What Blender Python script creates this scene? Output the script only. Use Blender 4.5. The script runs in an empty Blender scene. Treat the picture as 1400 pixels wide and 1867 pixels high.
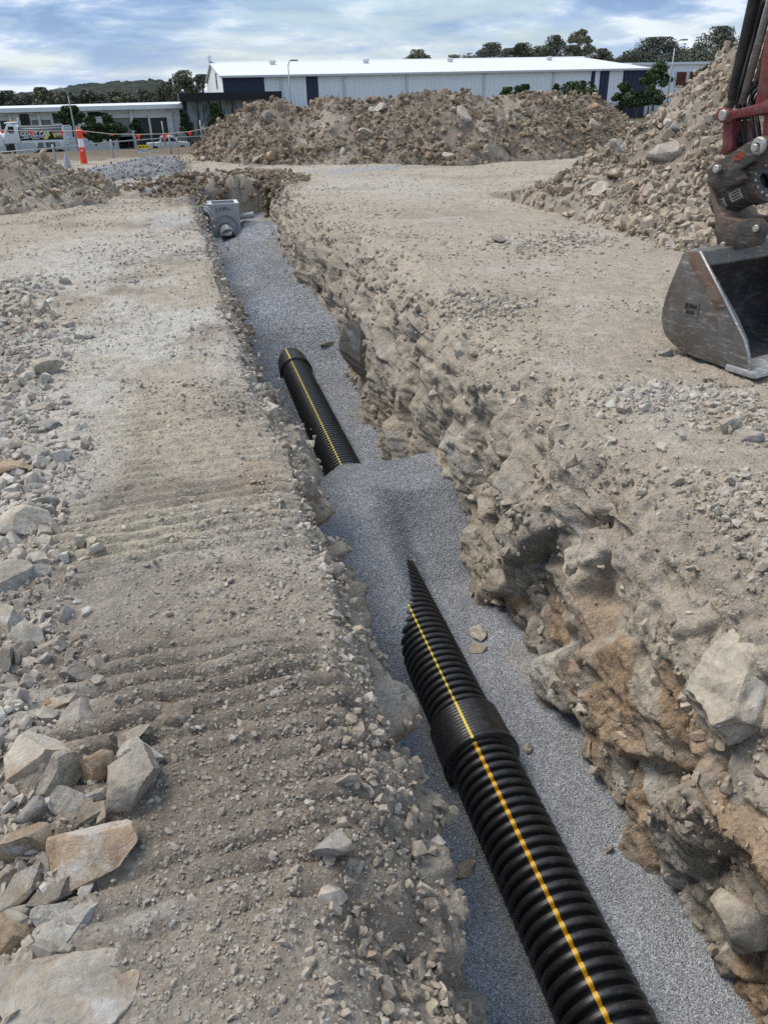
import bpy, bmesh, math, random
import numpy as np
from mathutils import Vector, Matrix, Euler

SC = bpy.context.scene
COL = SC.collection
R = math.radians

# ------------------------------------------------------------------ camera
PW, PH, FPX, EYE = 1400.0, 1867.0, 1380.0, 1.65
_p, _r, _y = R(28.81), R(-1.4), R(13.48)
FW = np.array([math.sin(_y)*math.cos(_p), math.cos(_y)*math.cos(_p), -math.sin(_p)])
_rt = np.array([math.cos(_y), -math.sin(_y), 0.0]); _up = np.cross(_rt, FW)
RT = _rt*math.cos(_r)+_up*math.sin(_r); UP = _up*math.cos(_r)-_rt*math.sin(_r)
cam_d = bpy.data.cameras.new('camera')
cam_d.sensor_fit = 'VERTICAL'; cam_d.sensor_height = 24.0; cam_d.sensor_width = 18.0
cam_d.lens = 24.0*FPX/PH; cam_d.clip_start = 0.05; cam_d.clip_end = 8000.0
cam = bpy.data.objects.new('camera', cam_d); COL.objects.link(cam)
cam.matrix_world = Matrix(((RT[0], UP[0], -FW[0], 0), (RT[1], UP[1], -FW[1], 0), (RT[2], UP[2], -FW[2], EYE), (0, 0, 0, 1)))
SC.camera = cam

# ------------------------------------------------------------------ sky, sun, exposure
SUN_EL, SUN_AZ = R(58), R(308)          # compass direction the light comes from, measured from +Y clockwise
world = bpy.data.worlds.new('World'); SC.world = world; world.use_nodes = True
wn = world.node_tree; wn.nodes.clear()
def wnode(t, **k):
    n = wn.nodes.new(t)
    for a, b in k.items(): setattr(n, a, b)
    return n
W_ = wn.links.new
w_out = wnode('ShaderNodeOutputWorld'); w_bg = wnode('ShaderNodeBackground'); w_bg.inputs['Strength'].default_value = 0.1
w_sky = wnode('ShaderNodeTexSky', sky_type='NISHITA', sun_disc=False, sun_elevation=SUN_EL, sun_rotation=SUN_AZ, air_density=1.0, dust_density=0.6, ozone_density=1.6)
w_tc = wnode('ShaderNodeTexCoord'); w_sep = wnode('ShaderNodeSeparateXYZ'); W_(w_tc.outputs['Generated'], w_sep.inputs[0])
w_mx = wnode('ShaderNodeMath', operation='MAXIMUM'); W_(w_sep.outputs[2], w_mx.inputs[0]); w_mx.inputs[1].default_value = 0.0
w_ad = wnode('ShaderNodeMath', operation='ADD'); W_(w_mx.outputs[0], w_ad.inputs[0]); w_ad.inputs[1].default_value = 0.20
w_dx = wnode('ShaderNodeMath', operation='DIVIDE'); W_(w_sep.outputs[0], w_dx.inputs[0]); W_(w_ad.outputs[0], w_dx.inputs[1])
w_dy = wnode('ShaderNodeMath', operation='DIVIDE'); W_(w_sep.outputs[1], w_dy.inputs[0]); W_(w_ad.outputs[0], w_dy.inputs[1])
w_cmb = wnode('ShaderNodeCombineXYZ'); W_(w_dx.outputs[0], w_cmb.inputs[0]); W_(w_dy.outputs[0], w_cmb.inputs[1])
w_cmb.inputs[2].default_value = 3.7
def wnoise(scale, detail, rough, dist, off):
    m = wnode('ShaderNodeMapping'); m.inputs['Location'].default_value = off; m.inputs['Rotation'].default_value = (0, 0, R(-14)); m.inputs['Scale'].default_value = (0.95, 1.15, 1)
    W_(w_cmb.outputs[0], m.inputs[0])
    n = wnode('ShaderNodeTexNoise'); n.inputs['Scale'].default_value = scale; n.inputs['Detail'].default_value = detail
    n.inputs['Roughness'].default_value = rough; n.inputs['Distortion'].default_value = dist; W_(m.outputs[0], n.inputs['Vector'])
    return n.outputs['Fac']
def wramp(f, stops):
    r = wnode('ShaderNodeValToRGB'); e = r.color_ramp.elements
    while len(e) < len(stops): e.new(0.5)
    for q, (p, c) in zip(e, stops): q.position = p; q.color = (*c, 1) if len(c) == 3 else c
    W_(f, r.inputs[0]); return r.outputs[0]
def wmix(f, a, b):
    m = wnode('ShaderNodeMix', data_type='RGBA')
    for s, v in ((m.inputs[0], f), (m.inputs[6], a), (m.inputs[7], b)):
        if isinstance(v, bpy.types.NodeSocket): W_(v, s)
        else: s.default_value = v if isinstance(v, (int, float)) else (*v, 1)
    return m.outputs[2]
n_cov = wnoise(0.9, 7, 0.58, 0.35, (3.1, 1.7, 0)); n_det = wnoise(2.3, 10, 0.58, 0.2, (8.2, 0.4, 2)); n_big = wnoise(0.5, 3, 0.5, 0.2, (1.3, 6.1, 5))
CS = 10.3                                # cloud radiance is divided by the 0.1 background strength
c_cloud = wramp(n_det, [(p_, tuple(v_*CS for v_ in c_)) for p_, c_ in ((0.40, (0.235, 0.355, 0.535)), (0.475, (0.32, 0.445, 0.625)), (0.535, (0.47, 0.57, 0.705)), (0.60, (0.80, 0.84, 0.885)))])
c_shade = wramp(n_big, [(0.35, (0.74, 0.80, 0.90)), (0.65, (1.06, 1.05, 1.03))])
w_mul = wnode('ShaderNodeMix', data_type='RGBA', blend_type='MULTIPLY'); w_mul.inputs[0].default_value = 1.0
W_(c_cloud, w_mul.inputs[6]); W_(c_shade, w_mul.inputs[7])
f_cov = wramp(n_cov, [(0.40, (0.25, 0.25, 0.25)), (0.54, (1, 1, 1))])
w_skyc = wmix(f_cov, w_sky.outputs[0], w_mul.outputs[2])
w_hz = wnode('ShaderNodeMapRange'); W_(w_mx.outputs[0], w_hz.inputs[0]); w_hz.inputs[1].default_value = 0.0; w_hz.inputs[2].default_value = 0.10; w_hz.inputs[3].default_value = 0.45; w_hz.inputs[4].default_value = 0.0
w_fin = wmix(w_hz.outputs[0], w_skyc, (0.56*CS, 0.63*CS, 0.73*CS))
W_(w_fin, w_bg.inputs[0]); W_(w_bg.outputs[0], w_out.inputs[0])

sun_d = bpy.data.lights.new('sun', 'SUN'); sun_d.energy = 2.6; sun_d.angle = R(32); sun_d.color = (1.0, 0.915, 0.80)
sun = bpy.data.objects.new('sun', sun_d); COL.objects.link(sun)
_sd = Vector((math.sin(SUN_AZ)*math.cos(SUN_EL), math.cos(SUN_AZ)*math.cos(SUN_EL), math.sin(SUN_EL)))
sun.rotation_euler = _sd.to_track_quat('Z', 'Y').to_euler(); sun.location = (0, 0, 40)
SC.view_settings.view_transform = 'Standard'; SC.view_settings.look = 'None'
SC.view_settings.exposure = 0.37; SC.view_settings.gamma = 1.0; SC.view_settings.use_curve_mapping = False
SC.cycles.max_bounces = 6; SC.cycles.diffuse_bounces = 3; SC.cycles.glossy_bounces = 3; SC.cycles.transparent_max_bounces = 8
SC.cycles.use_denoising = False

# ------------------------------------------------------------------ helpers
def ray(x, y): return FW+RT*((x-PW/2)/FPX)-UP*((y-PH/2)/FPX)
def atz(x, y, z=0.0):
    d = ray(x, y); return np.array([0, 0, EYE])+d*((z-EYE)/d[2])
def aty(x, y, Y):
    d = ray(x, y); return np.array([0, 0, EYE])+d*(Y/d[1])
def depth(P): return float((np.asarray(P, float)-np.array([0, 0, EYE]))@FW)
def proj(P):
    d = np.asarray(P, float)-np.array([0, 0, EYE]); z = d@FW
    return PW/2+FPX*(d@RT)/z, PH/2-FPX*(d@UP)/z, z

def _h(ix, iy, iz, seed):
    M = np.uint32
    h = ix.astype(np.int64).astype(M)*M(374761393)+iy.astype(np.int64).astype(M)*M(668265263)+iz.astype(np.int64).astype(M)*M(2147483647)+M((seed*2654435761+97) & 0xffffffff)
    h ^= h >> M(13); h *= M(1274126177); h ^= h >> M(16); h *= M(2246822519); h ^= h >> M(13)
    return h.astype(np.float32)/np.float32(4294967296.0)
def vnoise(p, seed=0):
    i = np.floor(p); f = (p-i).astype(np.float32); i = i.astype(np.int64)
    u = f*f*f*(f*(f*6-15)+10)
    x, y, z = i[:, 0], i[:, 1], i[:, 2]
    def c(a, b, d): return _h(x+a, y+b, z+d, seed)
    def l(a, b, t): return a+(b-a)*t
    ux, uy, uz = u[:, 0], u[:, 1], u[:, 2]
    return l(l(l(c(0,0,0), c(1,0,0), ux), l(c(0,1,0), c(1,1,0), ux), uy), l(l(c(0,0,1), c(1,0,1), ux), l(c(0,1,1), c(1,1,1), ux), uy), uz)-0.5
def fbm(p, octaves=4, seed=0, gain=0.5):
    a, s, out = 1.0, 1.0, np.zeros(len(p), np.float32)
    for k in range(octaves):
        out += a*vnoise(p*s+k*17.3, seed+k*7); a *= gain; s *= 2.03
    return out
def worley(p, seed=0):
    """F1, F2, three random numbers of the nearest cell and the vector to its point."""
    n = len(p); i = np.floor(p).astype(np.int64); f = (p-i).astype(np.float32)
    F1 = np.full(n, 9, np.float32); F2 = np.full(n, 9, np.float32); best = np.zeros((n, 3), np.int64); bv = np.zeros((n, 3), np.float32)
    for a in (-1, 0, 1):
        for b in (-1, 0, 1):
            for c in (-1, 0, 1):
                x, y, z = i[:, 0]+a, i[:, 1]+b, i[:, 2]+c
                v = np.stack([_h(x, y, z, seed)+a, _h(x, y, z, seed+1)+b, _h(x, y, z, seed+2)+c], 1)-f
                d = np.sqrt((v*v).sum(1)); m = d < F1
                F2 = np.where(m, F1, np.minimum(F2, d)); F1 = np.where(m, d, F1)
                best[m] = np.stack([x, y, z], 1)[m]; bv[m] = v[m]
    r = np.stack([_h(best[:, 0], best[:, 1], best[:, 2], seed+k) for k in (11, 12, 13, 14)], 1)
    return F1, F2, r, bv
def sstep(a, b, x):
    t = np.clip((x-a)/(b-a), 0, 1); return t*t*(3-2*t)
def facets(p, seed, a=1.0, b=1.0):
    F1, F2, r, bv = worley(p, seed)
    d = (r[:, 0]-0.5)*a-((r[:, 1:4]-0.5)*bv).sum(1)*b
    return d, F2-F1, r

def link(o, parent=None):
    COL.objects.link(o)
    if parent is not None: o.parent = parent
    return o
def tag(o, label=None, cat=None, group=None, kind=None):
    if label: o['label'] = label
    if cat: o['category'] = cat
    if group: o['group'] = group
    if kind: o['kind'] = kind
    return o
def empty(name, loc, rot=(0, 0, 0)):
    o = bpy.data.objects.new(name, None); o.location = loc; o.rotation_euler = rot; o.empty_display_size = 0.2
    COL.objects.link(o); return o
def mesh_np(name, V, F, mat, col=None, smooth=True, alpha=None):
    me = bpy.data.meshes.new(name); V = np.ascontiguousarray(V, np.float32); F = np.ascontiguousarray(F, np.int32); k = F.shape[1]
    me.vertices.add(len(V)); me.vertices.foreach_set('co', V.ravel())
    me.loops.add(F.size); me.loops.foreach_set('vertex_index', F.ravel())
    me.polygons.add(len(F)); me.polygons.foreach_set('loop_start', np.arange(0, F.size, k, dtype=np.int32))
    me.polygons.foreach_set('use_smooth', np.full(len(F), smooth))
    if col is not None:
        at = me.attributes.new('col', 'FLOAT_COLOR', 'POINT')
        at.data.foreach_set('color', np.concatenate([col, np.zeros((len(col), 1)) if alpha is None else np.asarray(alpha).reshape(-1, 1)], 1).astype(np.float32).ravel())
    me.materials.append(mat); me.update(calc_edges=True); return me
def grid_faces(ni, nj, j0=0, j1=None):
    j1 = nj-1 if j1 is None else j1
    a = (np.arange(ni-1)[:, None]*nj+np.arange(j0, j1)[None, :]).ravel()
    return np.stack([a, a+1, a+nj+1, a+nj], 1)
def mesh_obj(name, me, parent=None):
    return link(bpy.data.objects.new(name, me), parent)
class MB:
    """collects boxes, tubes, prisms and lathes, and links them as one mesh object"""
    def __init__(s): s.b = bmesh.new()
    def box(s, x0, x1, y0, y1, z0, z1, bev=0.0, M=None):
        vs = [s.b.verts.new(v) for v in ((x0,y0,z0),(x1,y0,z0),(x1,y1,z0),(x0,y1,z0),(x0,y0,z1),(x1,y0,z1),(x1,y1,z1),(x0,y1,z1))]
        fs = [s.b.faces.new([vs[i] for i in q]) for q in ((3,2,1,0),(4,5,6,7),(0,1,5,4),(1,2,6,5),(2,3,7,6),(3,0,4,7))]
        if bev:
            es = list({e for f in fs for e in f.edges})
            r = bmesh.ops.bevel(s.b, geom=es, offset=bev, segments=2, affect='EDGES', profile=0.5)
            vs = list({v for f in r['faces'] for v in f.verts} | {v for v in vs if v.is_valid})
        if M is not None:
            for v in vs: v.co = M @ v.co
        return s
    def poly(s, pts):
        s.b.faces.new([s.b.verts.new(p) for p in pts]); return s
    def prism(s, pts, off, bev=0.0):
        """closed polygon pts (3D, planar) extruded by vector off"""
        off = Vector(off); A = [s.b.verts.new(p) for p in pts]; B = [s.b.verts.new(Vector(p)+off) for p in pts]; n = len(pts)
        fs = [s.b.faces.new(A), s.b.faces.new(B[::-1])]
        for i in range(n): fs.append(s.b.faces.new((A[i], B[i], B[(i+1) % n], A[(i+1) % n])))
        bmesh.ops.recalc_face_normals(s.b, faces=fs)
        if bev:
            es = list({e for f in fs for e in f.edges})
            bmesh.ops.bevel(s.b, geom=es, offset=bev, segments=2, affect='EDGES', profile=0.5)
        return s
    def tube(s, pts, r, n=10, caps=True):
        pts = [Vector(p) for p in pts]; rs = r if isinstance(r, (list, tuple)) else [r]*len(pts); rings = []; prev = None
        for i, p in enumerate(pts):
            t = (pts[min(i+1, len(pts)-1)]-pts[max(i-1, 0)]).normalized()
            if prev is None: a = t.orthogonal().normalized()
            else:
                a = prev-t*prev.dot(t); a = a.normalized() if a.length > 1e-6 else t.orthogonal().normalized()
            prev = a; b = t.cross(a)
            rings.append([s.b.verts.new(p+(a*math.cos(2*math.pi*k/n)+b*math.sin(2*math.pi*k/n))*rs[i]) for k in range(n)])
        for A, B in zip(rings, rings[1:]):
            for k in range(n): s.b.faces.new((A[k], A[(k+1) % n], B[(k+1) % n], B[k])).smooth = True
        if caps: s.b.faces.new(rings[0][::-1]); s.b.faces.new(rings[-1])
        return s
    def lathe(s, prof, axis0, axis1, n=24, caps=False):
        """prof: (t metres along the axis from axis0, radius)"""
        o = Vector(axis0); t = (Vector(axis1)-o).normalized(); a = t.orthogonal().normalized(); b = t.cross(a); rings = []
        for u, r in prof:
            rings.append([s.b.verts.new(o+t*u+(a*math.cos(2*math.pi*k/n)+b*math.sin(2*math.pi*k/n))*r) for k in range(n)])
        for A, B in zip(rings, rings[1:]):
            for k in range(n): s.b.faces.new((A[k], A[(k+1) % n], B[(k+1) % n], B[k]))
        if caps: s.b.faces.new(rings[0][::-1]); s.b.faces.new(rings[-1])
        return s
    def build(s, name, mat, parent=None, smooth_angle=None, loc=None):
        bmesh.ops.recalc_face_normals(s.b, faces=s.b.faces[:])
        me = bpy.data.meshes.new(name); s.b.to_mesh(me); s.b.free(); me.materials.append(mat)
        if smooth_angle:
            me.polygons.foreach_set('use_smooth', [True]*len(me.polygons)); me.set_sharp_from_angle(angle=R(smooth_angle))
        o = bpy.data.objects.new(name, me)
        if loc is not None: o.location = loc
        link(o, parent)
        return o

# ------------------------------------------------------------------ materials
class NT:
    def __init__(s, name):
        s.m = bpy.data.materials.new(name); s.m.use_nodes = True; s.t = s.m.node_tree; s.t.nodes.clear()
        s.out = s.t.nodes.new('ShaderNodeOutputMaterial')
    def put(s, sock, v):
        if isinstance(v, bpy.types.NodeSocket): s.t.links.new(v, sock)
        elif hasattr(sock.default_value, '__len__') and not isinstance(v, (int, float)):
            v = tuple(v); sock.default_value = v+(1.0,) if len(sock.default_value) == 4 and len(v) == 3 else v
        elif hasattr(sock.default_value, '__len__'): sock.default_value = (v,)*3+((1.0,) if len(sock.default_value) == 4 else ())
        else: sock.default_value = v
    def n(s, t, props=None, **ins):
        n = s.t.nodes.new('ShaderNode'+t)
        for k, v in (props or {}).items(): setattr(n, k, v)
        for k, v in ins.items():
            s.put(n.inputs[int(k[1:])] if k[0] == 'i' and k[1:].isdigit() else n.inputs[k.replace('_', ' ')], v)
        return n
    def pos(s): return s.n('NewGeometry').outputs['Position']
    def obj(s): return s.n('TexCoord').outputs['Object']
    def noise(s, vec, scale, detail=4, rough=0.55, dist=0.0): return s.n('TexNoise', Vector=vec, Scale=scale, Detail=detail, Roughness=rough, Distortion=dist).outputs['Fac']
    def voro(s, vec, scale, feature='F1', out='Distance', rnd=1.0): return s.n('TexVoronoi', {'feature': feature}, Vector=vec, Scale=scale, Randomness=rnd).outputs[out]
    def ramp(s, f, stops, interp='LINEAR'):
        r = s.n('ValToRGB', i0=f); r.color_ramp.interpolation = interp; e = r.color_ramp.elements
        while len(e) < len(stops): e.new(0.5)
        for q, (p, c) in zip(e, stops): q.position = p; q.color = (c, c, c, 1) if isinstance(c, (int, float)) else (*c, 1)
        return r.outputs[0]
    def mix(s, f, a, b, blend='MIX'):
        m = s.n('Mix', {'data_type': 'RGBA', 'blend_type': blend}); s.put(m.inputs[0], f); s.put(m.inputs[6], a); s.put(m.inputs[7], b); return m.outputs[2]
    def math(s, op, a, b=0.0, c=None):
        m = s.n('Math', {'operation': op}); s.put(m.inputs[0], a); s.put(m.inputs[1], b)
        if c is not None: s.put(m.inputs[2], c)
        return m.outputs[0]
    def bump(s, h, strength, dist, normal=None):
        b = s.n('Bump', Height=h, Strength=strength, Distance=dist)
        if normal is not None: s.put(b.inputs['Normal'], normal)
        return b.outputs[0]
    def attr(s, name): return s.n('Attribute', {'attribute_name': name}).outputs['Color']
    def done(s, col, rough=0.9, normal=None, metal=0.0, spec=0.3, **kw):
        b = s.n('BsdfPrincipled'); s.put(b.inputs['Base Color'], col); s.put(b.inputs['Roughness'], rough); s.put(b.inputs['Metallic'], metal); s.put(b.inputs['Specular IOR Level'], spec)
        if normal is not None: s.put(b.inputs['Normal'], normal)
        for k, v in kw.items(): s.put(b.inputs[k.replace('_', ' ')], v)
        s.t.links.new(b.outputs[0], s.out.inputs[0]); return s.m
def flat_mat(name, col, rough=0.7, var=0.12, scale=3.0, metal=0.0, bump=0.0, spec=0.3):
    t = NT(name); p = t.obj(); f = t.noise(p, scale, 5, 0.6)
    c = t.mix(f, tuple(v*(1-var) for v in col), tuple(min(1, v*(1+var)) for v in col))
    nb = t.bump(t.noise(p, scale*14, 3), bump, 0.01) if bump else None
    return t.done(c, rough, nb, metal, spec)

def mat_earth():
    """dry earth on the banks, broken stone in the cut: the alpha of the colour attribute says how much of the second"""
    t = NT('earth'); p = t.pos(); an = t.n('Attribute', {'attribute_name': 'col'}); c = an.outputs['Color']; wl = an.outputs['Alpha']
    c = t.mix(1.0, c, t.ramp(t.noise(p, 9, 6, 0.65), [(0.3, 0.74), (0.5, 1.0), (0.72, 1.2)]), 'MULTIPLY')
    c = t.mix(1.0, c, t.ramp(t.noise(p, 60, 4, 0.65), [(0.28, 0.66), (0.5, 1.0), (0.75, 1.28)]), 'MULTIPLY')
    v1 = t.n('TexVoronoi', Vector=p, Scale=48.0); peb = t.n('SeparateColor', i0=v1.outputs['Color'])
    some = t.math('MULTIPLY', t.ramp(v1.outputs['Distance'], [(0.25, 1.0), (0.45, 0.0)]), t.math('GREATER_THAN', peb.outputs[0], 0.5))
    sw_ = t.math('SUBTRACT', 1.0, t.math('MULTIPLY', wl, 0.8))
    c = t.mix(t.math('MULTIPLY', t.math('MULTIPLY', some, 0.6), sw_), c, t.ramp(peb.outputs[1], [(0.0, (0.27, 0.24, 0.20)), (0.5, (0.44, 0.40, 0.335)), (1.0, (0.58, 0.55, 0.50))]))
    v2 = t.n('TexVoronoi', Vector=p, Scale=115.0); pb2 = t.n('SeparateColor', i0=v2.outputs['Color'])
    st2 = t.math('MULTIPLY', t.ramp(v2.outputs['Distance'], [(0.2, 1.0), (0.5, 0.0)]), t.math('GREATER_THAN', pb2.outputs[0], 0.4))
    c = t.mix(t.math('MULTIPLY', t.math('MULTIPLY', st2, 0.55), sw_), c, t.ramp(pb2.outputs[1], [(0.0, (0.20, 0.175, 0.145)), (0.6, (0.42, 0.38, 0.32)), (1.0, (0.55, 0.52, 0.47))]))
    m = t.n('Mapping', Vector=p, Rotation=(0.6, 0.2, 0.3), Scale=(1.0, 1.7, 1.0)).outputs[0]
    cw = t.mix(1.0, c, t.ramp(t.noise(m, 5, 8, 0.68, 0.6), [(0.28, 0.66), (0.5, 1.0), (0.74, 1.3)]), 'MULTIPLY')
    cw = t.mix(t.math('MULTIPLY', t.ramp(t.noise(m, 2.6, 6, 0.65, 0.8), [(0.60, 0.0), (0.70, 1.0)]), 0.4), cw, (0.34, 0.225, 0.13))
    cw = t.mix(t.math('MULTIPLY', t.ramp(t.noise(p, 1.9, 6, 0.7, 1.0), [(0.58, 0.0), (0.70, 1.0)]), 0.45), cw, (0.50, 0.485, 0.44))
    cw = t.mix(t.math('MULTIPLY', t.ramp(t.noise(m, 7.5, 4, 0.6, 1.5), [(0.485, 0.0), (0.5, 1.0), (0.515, 0.0)]), 0.4), cw, (0.56, 0.54, 0.50))
    cr = t.voro(t.mix(0.3, m, t.n('TexNoise', Vector=p, Scale=4.0, Detail=5.0).outputs['Color']), 2.3, 'DISTANCE_TO_EDGE')
    crack = t.ramp(cr, [(0.0, 0.0), (0.02, 1.0)])
    c = t.mix(wl, c, cw)
    hd = t.math('ADD', t.math('MULTIPLY', some, 0.007), t.math('MULTIPLY', st2, 0.003)); hd = t.math('ADD', hd, t.math('MULTIPLY', t.noise(p, 30, 9, 0.74), 0.022))
    hw = t.math('ADD', t.math('MULTIPLY', crack, 0.006), t.math('MULTIPLY', t.noise(m, 8, 11, 0.70, 0.0), 0.050))
    nb = t.bump(hd, 0.9, 1.0); nb2 = t.bump(hw, 0.9, 1.0)
    nv = t.n('Mix', {'data_type': 'VECTOR'}); t.put(nv.inputs[0], wl); t.put(nv.inputs[4], nb); t.put(nv.inputs[5], nb2)
    return t.done(c, 0.95, nv.outputs[1], spec=0.15)
def mat_rock(name='rock_stone', dust=0.5):
    t = NT(name); oi = t.n('ObjectInfo'); rnd = oi.outputs['Random']
    p = t.n('VectorMath', {'operation': 'ADD'}, i0=t.obj(), i1=t.n('CombineXYZ', X=t.math('MULTIPLY', rnd, 37.0), Y=t.math('MULTIPLY', rnd, 91.0), Z=t.math('MULTIPLY', rnd, 53.0)).outputs[0]).outputs[0]
    base = t.ramp(rnd, [(0.0, (0.33, 0.295, 0.25)), (0.2, (0.42, 0.37, 0.30)), (0.4, (0.36, 0.335, 0.30)), (0.6, (0.46, 0.41, 0.34)), (0.8, (0.40, 0.385, 0.36)), (1.0, (0.50, 0.45, 0.38))])
    base = t.mix(1.0, base, oi.outputs['Color'], 'MULTIPLY')
    c = t.mix(1.0, base, t.ramp(t.noise(p, 1.7, 7, 0.66, 0.5), [(0.28, 0.5), (0.5, 1.0), (0.74, 1.35)]), 'MULTIPLY')
    c = t.mix(t.math('MULTIPLY', t.ramp(t.noise(p, 1.1, 4, 0.6, 0.8), [(0.54, 0.0), (0.66, 1.0)]), 0.5), c, (0.38, 0.235, 0.125))
    c = t.mix(t.math('MULTIPLY', t.ramp(t.noise(p, 0.9, 6, 0.7, 1.2), [(0.56, 0.0), (0.64, 1.0)]), 0.65), c, (0.60, 0.60, 0.59))
    c = t.mix(1.0, c, t.ramp(t.noise(p, 14, 5, 0.7), [(0.3, 0.75), (0.5, 1.0), (0.72, 1.2)]), 'MULTIPLY')
    nz = t.n('SeparateXYZ', Vector=t.n('NewGeometry').outputs['Normal']).outputs[2]
    d = t.math('MULTIPLY', t.math('MULTIPLY', t.ramp(nz, [(0.35, 0.0), (0.9, 1.0)]), t.ramp(t.noise(p, 3.0, 6, 0.7), [(0.35, 0.0), (0.62, 1.0)])), dust)
    c = t.mix(d, c, (0.42, 0.37, 0.30))
    nb = t.bump(t.noise(p, 2.6, 10, 0.7, 0.5), 1.0, 0.022)
    return t.done(c, 0.9, nb, spec=0.2)
def mat_gravel():
    t = NT('gravel_bed'); p = t.pos(); c = t.attr('col')
    v = t.n('TexVoronoi', Vector=p, Scale=125.0); r = t.n('SeparateColor', i0=v.outputs['Color'])
    c = t.mix(1.0, c, t.ramp(r.outputs[0], [(0.0, 0.62), (0.5, 1.0), (1.0, 1.4)]), 'MULTIPLY')
    c = t.mix(1.0, c, t.ramp(t.noise(p, 4.5, 5, 0.6), [(0.3, 0.86), (0.7, 1.14)]), 'MULTIPLY')
    nb = t.bump(v.outputs['Distance'], 1.0, -0.006); nb = t.bump(t.noise(p, 70, 4, 0.7), 0.5, 0.006, nb)
    return t.done(c, 0.85, nb, spec=0.25)
def mat_grain(name='gravel_grain'):
    t = NT(name); oi = t.n('ObjectInfo')
    c = t.ramp(oi.outputs['Random'], [(0.0, (0.22, 0.234, 0.257)), (0.5, (0.35, 0.369, 0.397)), (0.88, (0.46, 0.48, 0.505)), (1.0, (0.60, 0.62, 0.64))])
    return t.done(c, 0.8, None, spec=0.3)
def mat_pebble():
    t = NT('loose_stone'); oi = t.n('ObjectInfo'); p = t.obj()
    c = t.ramp(oi.outputs['Random'], [(0.0, (0.24, 0.21, 0.175)), (0.3, (0.345, 0.305, 0.252)), (0.65, (0.42, 0.38, 0.322)), (0.9, (0.47, 0.445, 0.40)), (1.0, (0.60, 0.58, 0.545))])
    c = t.mix(1.0, c, oi.outputs['Color'], 'MULTIPLY')
    c = t.mix(0.5, c, t.n('Attribute', {'attribute_type': 'INSTANCER', 'attribute_name': 'gcol'}).outputs['Color'])      # dust of the ground a stone lies on
    c = t.mix(1.0, c, t.ramp(t.noise(p, 2.2, 4, 0.6), [(0.3, 0.72), (0.7, 1.25)]), 'MULTIPLY')
    return t.done(c, 0.92, None, spec=0.15)
M_DIRT, M_ROCK, M_GRAVEL, M_GRAIN, M_PEB = mat_earth(), mat_rock(), mat_gravel(), mat_grain(), mat_pebble(); M_WALL = M_DIRT

# ------------------------------------------------------------------ ground, trench walls
def steps():
    ys = [-3.0]
    while ys[-1] < 0.3: ys.append(ys[-1]+0.06)
    while ys[-1] < 42: ys.append(ys[-1]+max(0.006, min(0.0036*ys[-1]**1.22, 0.16)))
    while ys[-1] < 3500: ys.append(ys[-1]*1.09)
    return np.array([-400, -120, -40, -15, -6]+ys)
YS = steps(); NI = len(YS)
CREST_Y = [-3, 0.9, 1.5, 2.3, 3.9, 4.9, 7, 9.3, 12, 16]; CREST_X = [-.02, .0, .12, .24, .23, .2, .14, .13, .12, .08]
def p2(a, b=0.0): return np.stack([np.asarray(a, float), np.full(len(a), float(b)), np.full(len(a), 3.3)], 1)
crest = np.interp(YS, CREST_Y, CREST_X)+0.10*fbm(p2(YS*1.3), 3, 5)
lsh = np.interp(YS, [1, 4.4, 9, 15, 19], [0, 0, -.09, -.14, -.35])+0.05*fbm(p2(YS*1.1), 3, 6)
rsh = np.interp(YS, [1, 6, 9, 13, 15.5, 19], [0, 0, .03, .0, .06, .30])+0.09*fbm(p2(YS*0.9), 3, 8)
rnd_w = 1.25+1.2*np.clip(vnoise(p2(YS*0.55), 9)+0.1, 0, 1)*2.0
DEP = sstep(-3.0, -1.5, YS)*(1-sstep(18.85, 19.45, YS)) ; DEP[YS < -3] = 0
def resample(pts, n):
    pts = np.array(pts, float); s = np.r_[0, np.cumsum(np.hypot(*np.diff(pts, axis=0).T))]
    t = np.linspace(0, s[-1], n); return np.stack([np.interp(t, s, pts[:, 0]), np.interp(t, s, pts[:, 1])], 1)
NL, NLW, NF, NRW, NR, NX = 240, 120, 24, 190, 270, 10
LW = lambda c: resample([(c, 0), (c+.10, -.025), (.40, -.20), (.51, -.48), (.57, -.9), (.60, -1.4), (.61, -1.75)], NLW)
RW = lambda k: resample([(1.68, -1.75), (1.67, -1.4), (1.70, -1.0), (1.75, -.62), (1.81, -.30), (1.88, -.11*min(k, 1.5)), (1.88+.10*k, -.035*k), (1.88+.28*k, 0)], NRW)
NJ = NX+NL+NLW+NF+NRW+NR+NX
B = np.zeros((NI, NJ, 3), np.float32); REG = np.zeros(NJ, int)
jL, jLW, jF, jRW, jR = NX+NL, NX+NL+NLW, NX+NL+NLW+NF, NX+NL+NLW+NF+NRW, NJ
uL = np.linspace(1, 0, NL+1)[:-1]; uR = np.linspace(0, 1, NR+1)[1:]; uX = np.geomspace(1.0, 120.0, NX+1)[1:]
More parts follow.
